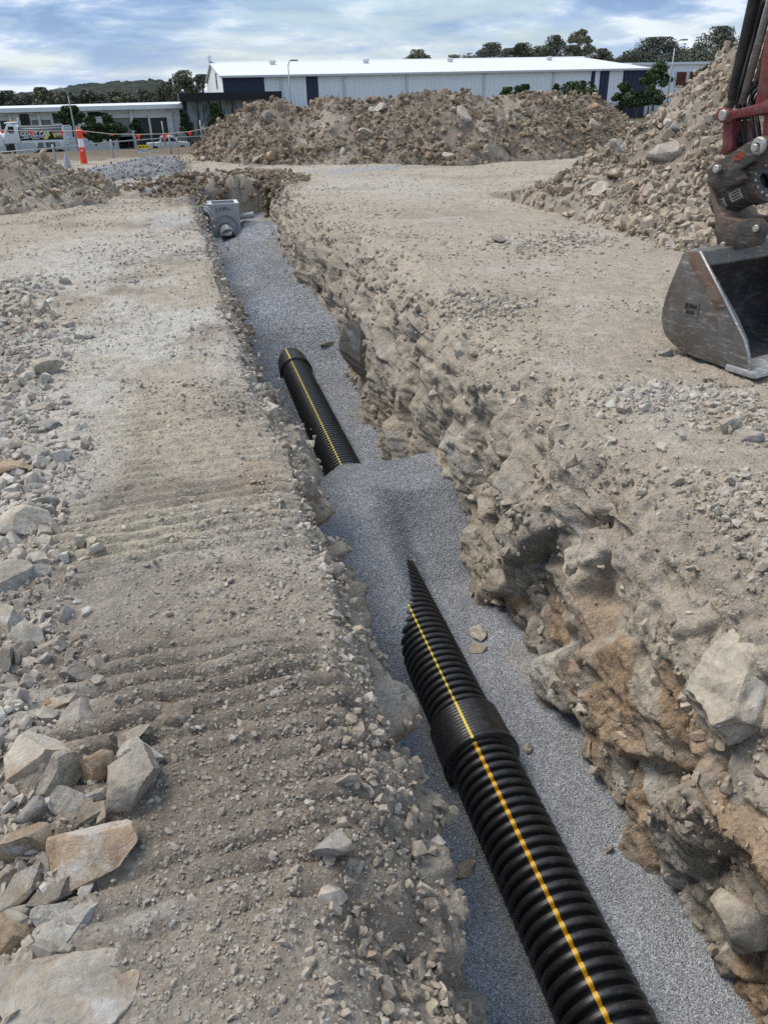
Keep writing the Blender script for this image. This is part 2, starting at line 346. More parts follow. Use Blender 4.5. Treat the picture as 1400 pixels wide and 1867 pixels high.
for i, Y in enumerate(YS):
    w = np.clip(2.2+0.42*abs(Y), 2.2, 24); wr = np.clip(3.6+0.9*abs(Y), 3, 42)
    lw = LW(crest[i]); lw[:, 0] += lsh[i]*np.clip(-lw[:, 1]/0.4, 0, 1)
    rw = RW(rnd_w[i]); rw[:, 0] += rsh[i]
    fx = np.linspace(lw[-1, 0], rw[0, 0], NF+2)[1:-1]
    xl = crest[i]-w*uL**1.35; xr = rw[-1, 0]+wr*uR**1.35
    far = max(1.0, abs(Y)/30)
    X = np.r_[(xl[0]-uX*4*far)[::-1], xl, lw[:, 0], fx, rw[:, 0], xr, xr[-1]+uX*4*far]
    Z = np.r_[np.zeros(NX+NL), lw[:, 1], np.full(NF, -1.75), rw[:, 1], np.zeros(NR+NX)]*DEP[i]
    B[i, :, 0] = X; B[i, :, 1] = Y; B[i, :, 2] = Z
def terrain(X, Y):
    k = np.where(X > 0.12*Y, 1-0.45*sstep(0, 12, X-0.12*Y), 1.0)
    return -3.4*sstep(29, 92, Y)*k
def norm_grid(P):
    du = np.gradient(P, axis=0); dv = np.gradient(P, axis=1)
    n = np.cross(dv, du); l = np.linalg.norm(n, axis=2, keepdims=True); return -n/np.maximum(l, 1e-9)*np.sign(1)
N = norm_grid(B); N *= np.where((N[:, jR+5 if jR+5 < NJ else NJ-5, 2:3] < 0), -1, 1)[:, None, :]
P0 = B.reshape(-1, 3); NN = N.reshape(-1, 3); X0, Y0, Z0 = P0.T
jj = np.tile(np.arange(NJ), NI)
wall = np.zeros(NJ, np.float32)
wall[jL:jLW] = sstep(0.0, 0.30, np.linspace(0, 1, NLW)); wall[jLW:jF] = 1
wall[jF:jRW] = 1-sstep(0.72, 0.97, np.linspace(0, 1, NRW)); wall = np.tile(wall, NI)*np.repeat(DEP, NJ)
near = (Y0 > -3.1) & (Y0 < 42)
bank = near & (wall < 0.999)
D = np.zeros(len(P0), np.float32); DZ = np.zeros(len(P0), np.float32); FR = np.full(len(P0), 0.5, np.float32); EDGE = np.ones(len(P0), np.float32)
# rock faces in the cut: tilted, layered blocks
ca, sa = math.cos(R(38)), math.sin(R(38))
def bedding(P):
    y = P[:, 1]*ca+P[:, 2]*sa; z = -P[:, 1]*sa+P[:, 2]*ca
    return np.stack([P[:, 0]*1.0, y*.85, z*1.15], 1)
m = (wall > 0.001) & near
Q = bedding(P0[m]); Q = Q+0.07*np.stack([fbm(Q*3.0, 3, s) for s in (21, 22, 23)], 1)
f1, e1, r1 = facets(Q/0.60, 31, 0.45, 2.6); f2, e2, r2 = facets(Q/0.21, 41, 0.45, 2.6); f3, e3, r3 = facets(Q/0.075, 45, 1.0, 1.8)
rz = np.abs(fbm(Q*5.0, 4, 51)); fb = fbm(Q*14, 4, 52, 0.6)
rightside = P0[m][:, 0] > 1.2
amp = np.where(rightside, 1.0, 1.15)
f4 = facets(Q/0.034, 47, 0.6, 2.2)[0]
soil = np.where(rightside, sstep(-.62, -.22, P0[m][:, 2]+0.5*fbm(Q*1.4, 3, 67)), sstep(-.75, -.3, P0[m][:, 2]+0.5*fbm(Q*1.4, 3, 68)))
fd3, fd4 = sstep(11, 5, P0[m][:, 1]), sstep(5, 2.5, P0[m][:, 1]); f3 = f3*fd3; f4 = f4*fd4
rockd = 0.155*f1+(0.028+0.06*sstep(-.1, .25, fbm(Q*1.3, 3, 66)))*f2+0.026*f3+0.009*f4-0.035*(1-sstep(0.0, 0.045, e1))-0.016*(1-sstep(0.0, 0.06, e2))
soild = 0.12*f1+0.045*f2+0.022*f3+0.008*f4+0.06*fbm(P0[m]*[2.2, 2.2, 3.5], 5, 69, .6)
D[m] = wall[m]*amp*(rockd*(1-soil)+soild*soil-0.03+0.05*fbm(Q*1.1, 2, 61))
SOIL = np.ones(len(P0), np.float32); SOIL[m] = soil
Dg = D.reshape(NI, NJ)
# where two blocks meet in a step the face between them is rounded off over a few rows
Gj = np.zeros_like(Dg); dr = np.abs(np.diff(Dg, axis=0)); Gj[:-1] = dr; Gj[1:] = np.maximum(Gj[1:], dr); dc = np.abs(np.diff(Dg, axis=1)); Gj[:, :-1] = np.maximum(Gj[:, :-1], dc); Gj[:, 1:] = np.maximum(Gj[:, 1:], dc)
Ds = Dg.copy()
for _ in range(5):
    Ds[1:-1] = .25*Ds[:-2]+.5*Ds[1:-1]+.25*Ds[2:]; Ds[:, 1:-1] = .25*Ds[:, :-2]+.5*Ds[:, 1:-1]+.25*Ds[:, 2:]
    Gj[1:-1] = np.maximum(Gj[1:-1], .75*np.maximum(Gj[:-2], Gj[2:]))
    if _ == 1: D2 = Ds.copy()
    if _ == 2: D3 = Ds.copy()
wS = sstep(.012, .035, Gj)*np.where(YS < 8, sstep(5.0, 2.6, YS), 0)[:, None]; w2 = .85*(sstep(.02, .05, Gj)*sstep(3, 5, YS)[:, None]); Dg[:] = (Dg*(1-wS)+D3*wS)*(1-w2)+D2*w2
D = Dg.ravel(); D[m] += wall[m]*(0.014*np.maximum(fb, -.3)+0.010*fbm(Q*34, 3, 54, .6)); FR[m] = r1[:, 1]*0.55+r2[:, 1]*0.45; CELL = np.zeros((len(P0), 4), np.float32); CELL[m] = np.where((r2[:, :1] < .55), r1, r2); EDGE[m] = e1
# banks: undulation, clods and tracked-machine grouser marks
m = bank; Pb = P0[m]; xb, yb = Pb[:, 0], Pb[:, 1]
left = xb < 1.2
und = 0.055*fbm(Pb*[0.55, 0.55, 1], 3, 71)+0.020*fbm(Pb*[2.3, 2.3, 1], 3, 72)
clod = 0.020*np.maximum(fbm(Pb*[9, 9, 1], 4, 73, 0.6), -0.12)+0.006*fbm(Pb*[34, 34, 1], 3, 74)
cl2 = 0.022*np.maximum(facets(Pb*[1, 1, 0]/0.07+[0, 0, .5], 75)[0], 0)*sstep(-0.05, 0.25, fbm(Pb*[1.5, 1.5, 1], 2, 76))
amp = sstep(-0.10, 0.18, fbm(Pb*[0.9, 1.6, 1], 3, 77)+0.10)*np.where(left, sstep(-0.75-0.10*yb, -0.35-0.10*yb, xb), 0.5*sstep(2.3, 3.0, xb))
ph = 2*math.pi*(yb-0.05*xb+0.03*fbm(Pb*[1.7, 1.7, 1], 3, 78)+0.012*vnoise(Pb*[9, 9, 1], 79))/0.088
gr = (0.032+0.014*(np.abs(yb-2.2) < 1.2)*left)*sstep(.9, 1.5, yb)*(np.abs(np.sin(ph/2))**0.6*1.0-0.6)*amp*(0.6+0.8*(vnoise(Pb*[6, 14, 1], 80)+0.5))
DZ[m] = und+clod+cl2+gr
wv = 1-wall
P1 = P0+NN*D[:, None]; P1[:, 2] += DZ*wv+terrain(X0, Y0)
# the ground dips round the pit at the far end of the trench
pe = np.exp(-(((X0-0.8)/1.5)**2+((Y0-19.3)/1.5)**2)); P1[:, 2] += pe*(0.26*facets(P0/[.45, .45, 1], 131, 1, 1.5)[0]+0.20*fbm(P0*2.2, 4, 132)+0.02)
P1[:, 2] -= 0.22*np.exp(-(((X0+0.35)/.75)**2+((Y0-18.2)/1.2)**2))*(1-wall)
# ---- ground colour (earth kinds, stains and dust that belong to the soil)
TAN, PALE, BROWN, YEL, RUST = (np.array(c) for c in ((.415, .358, .285), (.525, .495, .445), (.228, .188, .150), (.455, .400, .305), (.36, .250, .165)))
C = np.tile(TAN, (len(P0), 1)).astype(np.float32)
def blend(c, w): 
    global C
    w = np.clip(w, 0, 1)[:, None]; C = C*(1-w)+c*w
_l = (X0 < 1.2)*sstep(4.2, 2.4, Y0+1.2*fbm(P0*1.2, 3, 90)); C = C*(1-.42*_l[:, None])+np.array((.25, .210, .172))*.42*_l[:, None]
pn = fbm(P0*[0.8, 0.8, 0.8], 4, 91); pm = fbm(P0*[3.0, 3.0, 3.0], 4, 92)
def blob(x, y, rx, ry, c, k=0.85):
    c = np.array(c)
    w = atz(x, y); d = np.hypot((X0-w[0])/rx, (Y0-w[1])/ry)+1.1*pm+0.5*pn
    blend(c, k*(1-sstep(0.5, 1.25, d))*(1-wall))
blend(PALE, sstep(0.0, 0.35, pn)*0.55*(X0 < 1)); blend(BROWN, sstep(0.04, 0.36, fbm(P0*1.6, 4, 93))*0.6*(X0 < 1.2))
blend(BROWN, sstep(0.18, 0.5, fbm(P0*1.1, 4, 94))*0.4*(X0 > 1.2)); blend(PALE, sstep(0.15, 0.5, fbm(P0*1.3, 4, 95))*0.35*(X0 > 1.2))
for b in [(280, 600, .75, 1.3, PALE), (150, 470, 1.2, 1.8, PALE, .6), (120, 760, .4, 1.2, PALE, .6), (300, 980, .35, .22, YEL), (330, 770, .35, .7, YEL, .7), (420, 510, .4, .9, YEL, .6),
          (430, 1330, .42, .36, BROWN, .95), (600, 1420, .14, .5, BROWN, .5), (330, 350, 1.1, 1.8, (.26, .20, .15), .95), (440, 342, 1.2, 1.6, (.27, .21, .155), .95), (390, 345, 1.0, 1.6, (.25, .195, .145), .95), (250, 1190, .3, .16, BROWN, .8), (520, 1180, .22, .16, BROWN, .7), (60, 1230, .2, .2, BROWN, .9), (330, 895, .36, .10, BROWN, .6), (480, 1500, .25, .2, BROWN, .7),
          (300, 1500, .3, .1, BROWN, .6), (250, 1680, .16, .06, PALE, .6), (500, 1250, .3, .3, BROWN, .5), (480, 860, .12, .25, RUST, .35), (1330, 960, .3, .2, BROWN, .5), (1150, 720, .5, .7, PALE, .4), (700, 340, 1.5, 2.5, PALE, .4), (900, 560, .9, 1.2, YEL, .3), (665, 309, 1.3, .7, (.33, .345, .365), .8), (240, 330, 1.6, 1.6, (.36, .365, .37), .7), (310, 405, .35, .9, (.38, .385, .39), .6)]:
    blob(*b)
# the cut: dry dust above, stone below, some rust-stained and grey blocks
stone = np.stack([np.interp(FR, [0.15, 0.35, 0.5, 0.65, 0.85], v) for v in ((.27, .36, .325, .39, .325), (.238, .316, .296, .344, .302), (.20, .255, .253, .278, .272))], 1)
w = wall*(1-SOIL*.92)*sstep(-0.32, 0.05, fbm(P0*2.4, 4, 96)+0.10*(FR-0.5)); C = C*(1-.45*(wall*SOIL)[:, None])+np.array((.30, .255, .205))*.45*(wall*SOIL)[:, None]; C = C*(1-w[:, None])+stone*w[:, None]
for lo_c, hi_c, cc, kk in ((.0, .15, (.56, .54, .49), .85), (.15, .31, (.40, .27, .16), .75), (.31, .40, (.30, .305, .285), .7), (.40, .52, (.49, .43, .34), .6)):
    blend(np.array(cc), kk*wall*((CELL[:, 3] >= lo_c) & (CELL[:, 3] < hi_c))*sstep(-0.2, 0.25, fbm(P0*3.5, 4, 120)+0.12)*np.where(X0 > 1.2, 1.0, .6)*(1-SOIL)*sstep(7.5, 2.5, Y0+2*pn))
blend(RUST, wall*sstep(0.2, 0.46, fbm(bedding(P0)*2.0, 4, 97))*0.5*sstep(6, 2.5, Y0)); blend(np.array((.275, .238, .195)), wall*sstep(-.1, .3, fbm(P0*1.3, 3, 99))*.6*sstep(3, 6, Y0))
# grass and bare brown earth beyond the fence
fg = sstep(27.5, 31.5, Y0+1.5*pn); GRASS = np.array((.085, .092, .040)); EARTH = np.array((.150, .112, .078))
C = C*(1-fg[:, None])+EARTH*fg[:, None]
blend(GRASS, fg*sstep(38, 50, Y0+25*fbm(P0*[.06, .16, .1], 3, 98)+np.where(X0 > 0.14*Y0, 14, 0))*0.85)
GP = P1.reshape(NI, NJ, 3)
def sub(j0, j1, name, mat):
    ids = (np.arange(NI)[:, None]*NJ+np.arange(j0, j1)[None, :]).ravel()
    me = mesh_np(name, P1[ids], grid_faces(NI, j1-j0), mat, C[ids], alpha=(wall*(1-.75*SOIL))[ids])
    return mesh_obj(name, me)
tag(sub(0, jL+1, 'ground', M_DIRT), 'dusty tan earth bank with tracked machine marks beside the trench', None, None, 'structure')
tag(sub(jR-NR-NX-1, NJ, 'ground', M_DIRT), 'dry tan earth bank between the trench and the rock heap', None, None, 'structure')
# walls stop where the trench ends, so only the rows with depth are kept
def sub_wall(j0, j1, name, label):
    ids = (np.arange(NI)[:, None]*NJ+np.arange(j0, j1)[None, :]).ravel()
    me = mesh_np(name, P1[ids], grid_faces(NI, j1-j0), M_WALL, C[ids], alpha=(wall*(1-.75*SOIL))[ids]); return tag(mesh_obj(name, me), label, None, None, 'structure')
sub_wall(jL, jLW+13, 'trench_wall', 'crumbling earth and rock wall on the near side of the trench')
sub_wall(jLW+12, jRW+1, 'trench_wall', 'broken rock face along the far side of the trench')
def ground_z(x, y):
    i = min(max(int(np.searchsorted(YS, y)), 0), NI-1); row = GP[i]
    js = np.r_[0:jL, jR-NR-NX:NJ]; return float(np.interp(x, row[js, 0], row[js, 2]))

# ------------------------------------------------------------------ gravel bed in the trench
KY = [-3, 3.3, 3.7, 4.3, 4.7, 5.0, 5.55, 6.0, 6.5, 8.8, 9.35, 9.9, 11, 12.2, 13.5, 15, 16.5, 17.6, 19.5]
KL = [-1.52, -1.52, -1.33, -1.10, -1.03, -1.00, -1.13, -1.48, -1.52, -1.52, -1.42, -1.06, -1.0, -1.06, -.96, -1.02, -.94, -.98, -.98]
KM = [-1.50, -1.50, -1.23, -1.05, -.97, -.93, -.99, -1.42, -1.50, -1.50, -1.36, -1.0, -.95, -1.02, -.90, -.98, -.88, -.98, -1.0]
KR = [-1.46, -1.46, -1.46, -1.41, -1.20, -1.02, -1.00, -1.38, -1.44, -1.44, -1.32, -1.04, -1.02, -.99, -1.0, -.94, -.92, -.78, -.80]
def gravel_z(X, Y):
    l, mm, r = np.interp(Y, KY, KL), np.interp(Y, KY, KM), np.interp(Y, KY, KR)
    z = np.where(X < 1.05, l+(mm-l)*sstep(.72, 1.02, X), mm+(r-mm)*sstep(1.04, 1.36, X))
    p = np.stack([X, Y, np.zeros_like(X)], 1)
    z = z+(0.045+0.05*sstep(9.5, 11, Y))*fbm(p*[1.6, 1.3, 1], 3, 101)+0.016*fbm(p*[6, 6, 1], 3, 102)
    return z+0.05*np.clip((X-1.45)/0.3, 0, 1)**2
gy = YS[(YS > -2.8) & (YS < 19.6)]; gx = np.linspace(0.30, 2.05, 190)
GX, GY = np.meshgrid(gx, gy); gP = np.stack([GX.ravel(), GY.ravel(), np.zeros(GX.size)], 1)
gP[:, 2] = gravel_z(gP[:, 0], gP[:, 1])
gn = fbm(gP*[1.4, 1.4, 1], 4, 103)
gC = np.array((.27, .286, .311))*(1+0.55*gn[:, None])
dirt = sstep(0.12, 0.36, fbm(gP*[1.8, 1.8, 1], 4, 104)+0.20*np.clip((gP[:, 0]-1.5)/.2, 0, 1)+0.12*np.clip((.85-gP[:, 0])/.2, 0, 1)-0.12)
gC = gC*(1-0.6*dirt[:, None])+np.array((.30, .262, .212))*0.6*dirt[:, None]
gravel = tag(mesh_obj('gravel_bed', mesh_np('gravel_bed', gP, grid_faces(len(gy), len(gx)), M_GRAVEL, gC)), 'blue grey crushed gravel bedding along the trench floor', None, None, 'structure')

# ------------------------------------------------------------------ loose stones as instanced stuff
def rock_shape(seed, sub=2, planes=9, rough=0.05, flat=(1, .85, .65), dmin=.5, dmax=.88):
    rng = np.random.default_rng(seed); b = bmesh.new(); bmesh.ops.create_icosphere(b, subdivisions=sub, radius=1.0)
    V = np.array([v.co[:] for v in b.verts]); F = np.array([[v.index for v in f.verts] for f in b.faces]); b.free()
    for k in range(planes):
        n = rng.normal(size=3); n /= np.linalg.norm(n); d = rng.uniform(dmin, dmax); s = V@n
        V = np.where((s > d)[:, None], V-n*(s-d)[:, None], V)
    if rough:
        V = V+V*(rough*fbm(V*2.6+seed*3.1, 4, seed)[:, None]*2)
    V = V*np.array(flat); return V, F
def hull_rock(seed, n=13, flat=(1, .8, .6)):
    rng = np.random.default_rng(seed); p = rng.uniform(-1, 1, (n*3, 3)); p = p/np.maximum(np.abs(p).max(1), .3)[:, None]*rng.uniform(.75, 1.0, (n*3, 1)); p = p[:n]; p /= np.maximum(np.linalg.norm(p, axis=1)/1.05, 1)[:, None]
    b = bmesh.new()
    for q in p*np.array(flat): b.verts.new(q)
    r = bmesh.ops.convex_hull(b, input=b.verts[:]); bmesh.ops.delete(b, geom=list({v for v in b.verts if not v.link_faces}), context='VERTS'); bmesh.ops.recalc_face_normals(b, faces=b.faces[:]); b.verts.index_update()
    V = np.array([v.co[:] for v in b.verts]); F = np.array([[v.index for v in f.verts] for f in b.faces]); b.free(); return V, F
PROTO = [hull_rock(s, 11+s % 6, (1, .68+.1*(s % 4), .42+.1*(s % 4))) for s in range(200, 214)]
GRAINP = [hull_rock(s, 9, (1, .8, .65)) for s in range(230, 237)]
def stuff(name, protos, pts, scl, mat, label, seed=1, upright=0.6, color=None, gcol=None):
    rng = np.random.default_rng(seed); V, F, pid = [], [], []; o = 0
    for k, (v, f) in enumerate(protos):
        V.append(v); F.append(f+o); pid += [k]*len(v); o += len(v)
    pts = np.asarray(pts); n = len(pts); V = np.concatenate(V+[pts]); F = np.concatenate(F)
    me = mesh_np(name, V, F, mat, smooth=False)
    def at(nm, ty, arr, key='value'):
        a = me.attributes.new(nm, ty, 'POINT'); a.data.foreach_set(key, np.ascontiguousarray(arr).ravel())
    at('pid', 'INT', np.r_[pid, np.full(n, -1)].astype(np.int32))
    at('idx', 'INT', np.r_[np.zeros(o), rng.integers(0, len(protos), n)].astype(np.int32))
    rot = np.stack([rng.normal(0, upright, n), rng.normal(0, upright, n), rng.uniform(0, 6.283, n)], 1)
    at('rot', 'FLOAT_VECTOR', np.r_[np.zeros((o, 3)), rot].astype(np.float32), 'vector')
    s = np.asarray(scl)[:, None]*rng.uniform(.75, 1.25, (n, 3))
    at('scl', 'FLOAT_VECTOR', np.r_[np.ones((o, 3)), s].astype(np.float32), 'vector')
    g0 = np.array((.40, .35, .29))*np.array(color or (1, 1, 1)); gc = np.tile(g0, (n, 1)) if gcol is None else np.asarray(gcol)
    at('gcol', 'FLOAT_COLOR', np.c_[np.r_[np.tile(g0, (o, 1)), gc], np.ones(o+n)].astype(np.float32), 'color')
    ng = bpy.data.node_groups.new(name, 'GeometryNodeTree')
    ng.interface.new_socket('Geometry', in_out='INPUT', socket_type='NodeSocketGeometry'); ng.interface.new_socket('Geometry', in_out='OUTPUT', socket_type='NodeSocketGeometry')
    def nn(t): return ng.nodes.new(t)
    def att(nm, ty):
        a = nn('GeometryNodeInputNamedAttribute'); a.data_type = ty; a.inputs[0].default_value = nm; return a.outputs[0]
    L = ng.links.new; gi, go = nn('NodeGroupInput'), nn('NodeGroupOutput')
    cmp = nn('FunctionNodeCompare'); cmp.data_type = 'INT'; cmp.operation = 'LESS_THAN'
    pa = att('pid', 'INT'); L(pa, cmp.inputs[2]); cmp.inputs[3].default_value = 0
    sg = nn('GeometryNodeSeparateGeometry'); sg.domain = 'POINT'; L(gi.outputs[0], sg.inputs[0]); L(cmp.outputs[0], sg.inputs[1])
    sp = nn('GeometryNodeSplitToInstances'); sp.domain = 'POINT'; L(sg.outputs[1], sp.inputs[0]); L(pa, sp.inputs['Group ID'])
    ip = nn('GeometryNodeInstanceOnPoints'); L(sg.outputs[0], ip.inputs['Points']); L(sp.outputs[0], ip.inputs['Instance']); ip.inputs['Pick Instance'].default_value = True
    L(att('idx', 'INT'), ip.inputs['Instance Index'])
    er = nn('FunctionNodeEulerToRotation'); L(att('rot', 'FLOAT_VECTOR'), er.inputs[0]); L(er.outputs[0], ip.inputs['Rotation'])
    L(att('scl', 'FLOAT_VECTOR'), ip.inputs['Scale']); L(ip.outputs[0], go.inputs[0])
    ob = mesh_obj(name, me); md = ob.modifiers.new('scatter', 'NODES'); md.node_group = ng
    if color: ob.color = (*color, 1)
    return tag(ob, label, None, None, 'stuff')
def pick(Pg, w, n, rng, jit):
    """n points on the vertices of the surface Pg (flat array), drawn with weights w and jittered sideways"""
    w = np.maximum(w, 0); k = rng.choice(len(Pg), n, p=w/w.sum()); q = Pg[k]+np.c_[rng.normal(0, 1, (n, 2))*np.asarray(jit)[k][:, None], np.zeros(n)]; return q, k
rng = np.random.default_rng(3)
dist = np.linalg.norm(P1-np.array([0, 0, EYE]), axis=1)
pxs, pys = None, None
dvec = P1-np.array([0, 0, EYE]); zc = np.maximum(dvec@FW, 0.05); px = PW/2+FPX*(dvec@RT)/zc; py = PH/2-FPX*(dvec@UP)/zc
inview = (px > -120) & (px < 1520) & (py > 100) & (py < 2000) & (dvec@FW > 0.3)
def fine(n, base, wfun, lo, hi, jitk, pw=2.2):
    q, k = pick(P1, base*wfun, n, rng, 0.006*dist); s = lo*(1-rng.random(n)*(1-(lo/hi)**(pw-1)))**(-1/(pw-1)); s = np.minimum(s*(0.5+0.32*zc[k]), hi*1.6); q[:, 2] += s*0.12; fine.c = C[k]*1.02; fine.k = k; return q, s
isbank = inview & (wall < 0.35) & (Y0 < 26)
patch = sstep(-0.12, 0.3, fbm(P0*[1.3, 1.3, 1], 4, 111))+0.15
q, s = fine(36000, isbank, patch*np.where(X0 < 1, 1.15, 0.8), .0020, .015, 1, 3.0)
stuff('loose_stone', PROTO, q, s, M_PEB, 'small pale stones and clods scattered over the dusty earth banks', 5, gcol=fine.c)
strip = isbank & (X0 < 1); sx = atz(150, 1400)[0]
strip_w = strip*sstep(-0.20-0.11*Y0, -0.55-0.17*Y0, X0+0.25*pm)*(Y0 < 9)
q, s = fine(7500, strip, strip_w, .0055, .038, 1, 2.2)
stuff('rubble', PROTO, q, s, M_PEB, 'small broken stones filling the rubble strip at the edge of the left bank', 6, 0.9, gcol=fine.c)
lipm = inview & (wall > 0.02) & (wall < 0.98) & (np.abs(N.reshape(-1, 3)[:, 2]) > 0.35) & (Y0 < 18) & ((X0 < 1) | (rng.random(len(P1)) < .35))
q, s = fine(4500, lipm, np.ones(len(P1)), .0035, .022, 1, 2.3)
stuff('rubble', PROTO, q, s, M_PEB, 'crumbled stones and clods along the lips of the trench', 7, 0.9, gcol=fine.c)
q, s = fine(3600, inview & (wall > .35) & (Y0 < 17) & (P1[:, 2] > -1.6), np.where(X0 < 1.2, 1.0, 1.0)*(0.15+sstep(-.1, .3, fbm(P0*1.7, 3, 140))), .005, .034, 1, 2.1); q -= NN[fine.k]*(s*.35)[:, None]
stuff('rubble', PROTO, q, s, M_PEB, 'broken rock fragments sticking out of the two trench walls', 10, 1.5, (.95, .90, .83), fine.c)
q, s = fine(1100, inview & (wall > .02) & (Y0 < 9) & (X0 < 1.0) & (P1[:, 2] > -.6), np.ones(len(P1)), .008, .036, 1, 2.2); q -= NN[fine.k]*(s*.3)[:, None]
stuff('rubble', PROTO, q, s, M_PEB, 'chunks of rock and clods breaking off the left trench edge', 11, 1.2, (.95, .90, .83), fine.c)
q, s = fine(2600, (pe > .12) & (Y0 > 17.2) & (wall < .98), pe, .010, .05, 1, 2.0)
stuff('rubble', PROTO, q, s, M_PEB, 'brown clods and stones dug out round the concrete pit', 9, 0.9, (.62, .54, .46))
cl = np.zeros(len(P1))
for u, v, rx, ry in ((1290, 735, .35, .35), (1370, 760, .3, .4), (985, 455, .5, .5), (1060, 440, .6, .5), (700, 665, .5, .4), (880, 560, .4, .5), (1250, 720, .5, .3), (1340, 905, .3, .25), (1390, 1010, .3, .3), (1310, 1090, .2, .15)):
    w0 = atz(u, v); cl = np.maximum(cl, np.exp(-(((X0-w0[0])/rx)**2+((Y0-w0[1])/ry)**2)*1.5))
q, s = fine(2600, isbank & (X0 > 1.5), cl, .005, .026, 1, 2.1)
stuff('rubble', PROTO, q, s, M_PEB, 'loose handfuls of broken stone lying on the right bank', 12, 0.9, gcol=fine.c)
# grains of the bedding gravel, densest where they are near
gz = np.linalg.norm(gP-np.array([0, 0, EYE]), axis=1)
gw = ((gP[:, 0] > .45) & (gP[:, 0] < 1.85) & (gP[:, 1] > 0.7) & (gP[:, 1] < 18.2)).astype(float)
ny = np.gradient(gy); gw *= np.repeat(ny, len(gx))/gz**1.6
n = 150000; k = rng.choice(len(gP), n, p=gw/gw.sum()); q = gP[k].copy(); q[:, 0] += rng.uniform(-.006, .006, n); q[:, 1] += rng.uniform(-.5, .5, n)*np.repeat(ny, len(gx))[k]
q[:, 2] = gravel_z(q[:, 0], q[:, 1])+0.0015
stuff('gravel', GRAINP, q, rng.uniform(.0032, .0062, n)*np.clip(gz[k]/5, 1, 2.2), M_GRAIN, 'crushed blue grey stone chips covering the trench floor', 8, 1.5)

# ------------------------------------------------------------------ corrugated pipes
def mat_pipe():
    t = NT('black_pipe'); p = t.obj(); nz = t.n('SeparateXYZ', Vector=t.n('NewGeometry').outputs['Normal']).outputs[2]
    m = t.n('Mapping', Vector=p, Scale=(14, 60, 14)).outputs[0]
    sc = t.ramp(t.noise(m, 1.0, 5, 0.7), [(0.56, 0.0), (0.68, 1.0)]); sc = t.math('MULTIPLY', sc, t.ramp(t.noise(p, 7, 3), [(0.45, 0.0), (0.6, 1.0)]))
    dust = t.math('MULTIPLY', t.ramp(nz, [(0.3, 0.0), (1.0, 1.0)]), t.ramp(t.noise(p, 22, 6, 0.7), [(0.45, 0.0), (0.75, 1.0)]))
    c = t.mix(t.math('MULTIPLY', sc, 0.35), (0.015, 0.015, 0.0158), (0.17, 0.175, 0.185)); c = t.mix(t.math('MULTIPLY', dust, 0.10), c, (0.3, 0.28, 0.25))
    r = t.ramp(t.noise(p, 16, 5, 0.65), [(0.3, 0.33), (0.7, 0.48)])
    return t.done(c, r, t.bump(t.noise(m, 1.5, 4), 0.15, 0.004), spec=0.55)
def mat_stripe(name, col):
    t = NT(name); p = t.obj(); c = t.mix(t.ramp(t.noise(p, 40, 5, 0.7), [(0.45, 0.0), (0.8, 0.5)]), col, tuple(v*0.6 for v in col)); return t.done(c, 0.4, None, spec=0.4)
M_PIPE, M_YEL, M_ORG = mat_pipe(), mat_stripe('yellow_stripe', (.78, .58, .04)), mat_stripe('amber_stripe', (.76, .42, .015))
PXC, PZC, PR = 1.113, -1.375, 0.176
RIBT = [0, .13, .18, .26, .39, .5, .61, .74, .82, .87]; RIBV = [0, 0, .62, .93, 1.0, .955, 1.0, .93, .62, 0]
def rib_profile(y0, y1, per=0.0552, rv=0.137, rc=PR):
    n = int(round((y1-y0)/per)); out = []
    for k in range(n):
        for a, b in zip(RIBT, RIBV): out.append((y0+(k+a)*per, rv+(rc-rv)*b))
    return out+[(y1, rv)]
def lathe_y(name, prof, mat, parent, nang=64, ang=None, lift=0.0, width=None):
    pr = np.array(prof); a = np.linspace(0, 2*math.pi, nang+1) if ang is None else np.array([ang-width/2/PR, ang, ang+width/2/PR])
    rr = pr[:, 1]+lift
    V = np.stack([(rr[:, None]*np.sin(a)[None]), np.repeat(pr[:, :1], len(a), 1), rr[:, None]*np.cos(a)[None]], 2).reshape(-1, 3)
    me = mesh_np(name, V, grid_faces(len(pr), len(a))[:, ::-1], mat); return mesh_obj(name, me, parent)
def pipe(y0, y1, sock, label, stripe_mat, sw, ang=-0.306, dx=0.0, dz=0.0):
    o = empty('drain_pipe', (PXC+dx, 0, PZC+dz)); tag(o, label, 'pipe', 'black corrugated drain pipes in the trench')
    prof = rib_profile(y0+sock, y1)
    lathe_y('barrel', prof, M_PIPE, o)
    st = list(prof)
    if sock:
        sp = [(y0, .150), (y0, .203), (y0+.012, .208), (y0+.028, .206)]; nfin = int(sock/0.024)
        for k in range(nfin):
            u = y0+.03+(sock-.05)*k/nfin; w = (sock-.05)/nfin; sp += [(u, .1955), (u+w*.3, .1985), (u+w*.7, .1985)]
        sp += [(y0+sock-.02, .190), (y0+sock, .172), (y0+sock+.004, .15)]
        lathe_y('socket', sp, M_PIPE, o); st = sp[1:-1]+[q for q in prof if q[0] > y0+sock+.005]
    lathe_y('stripe', st, stripe_mat, o, ang=ang, lift=0.0016, width=sw)
    return o
pipe(-2.45, 2.77, 0.0, 'nearest black corrugated pipe with a broad amber stripe, its end pushed into the next socket', M_ORG, .019)
pipe(2.60, 9.30, 0.30, 'long black corrugated pipe with thin yellow stripe, half buried by the gravel mound', M_YEL, .0115)
pipe(9.16, 15.0, 0.75, 'farther black pipe whose ribbed socket sticks out of the gravel', M_YEL, .0115)

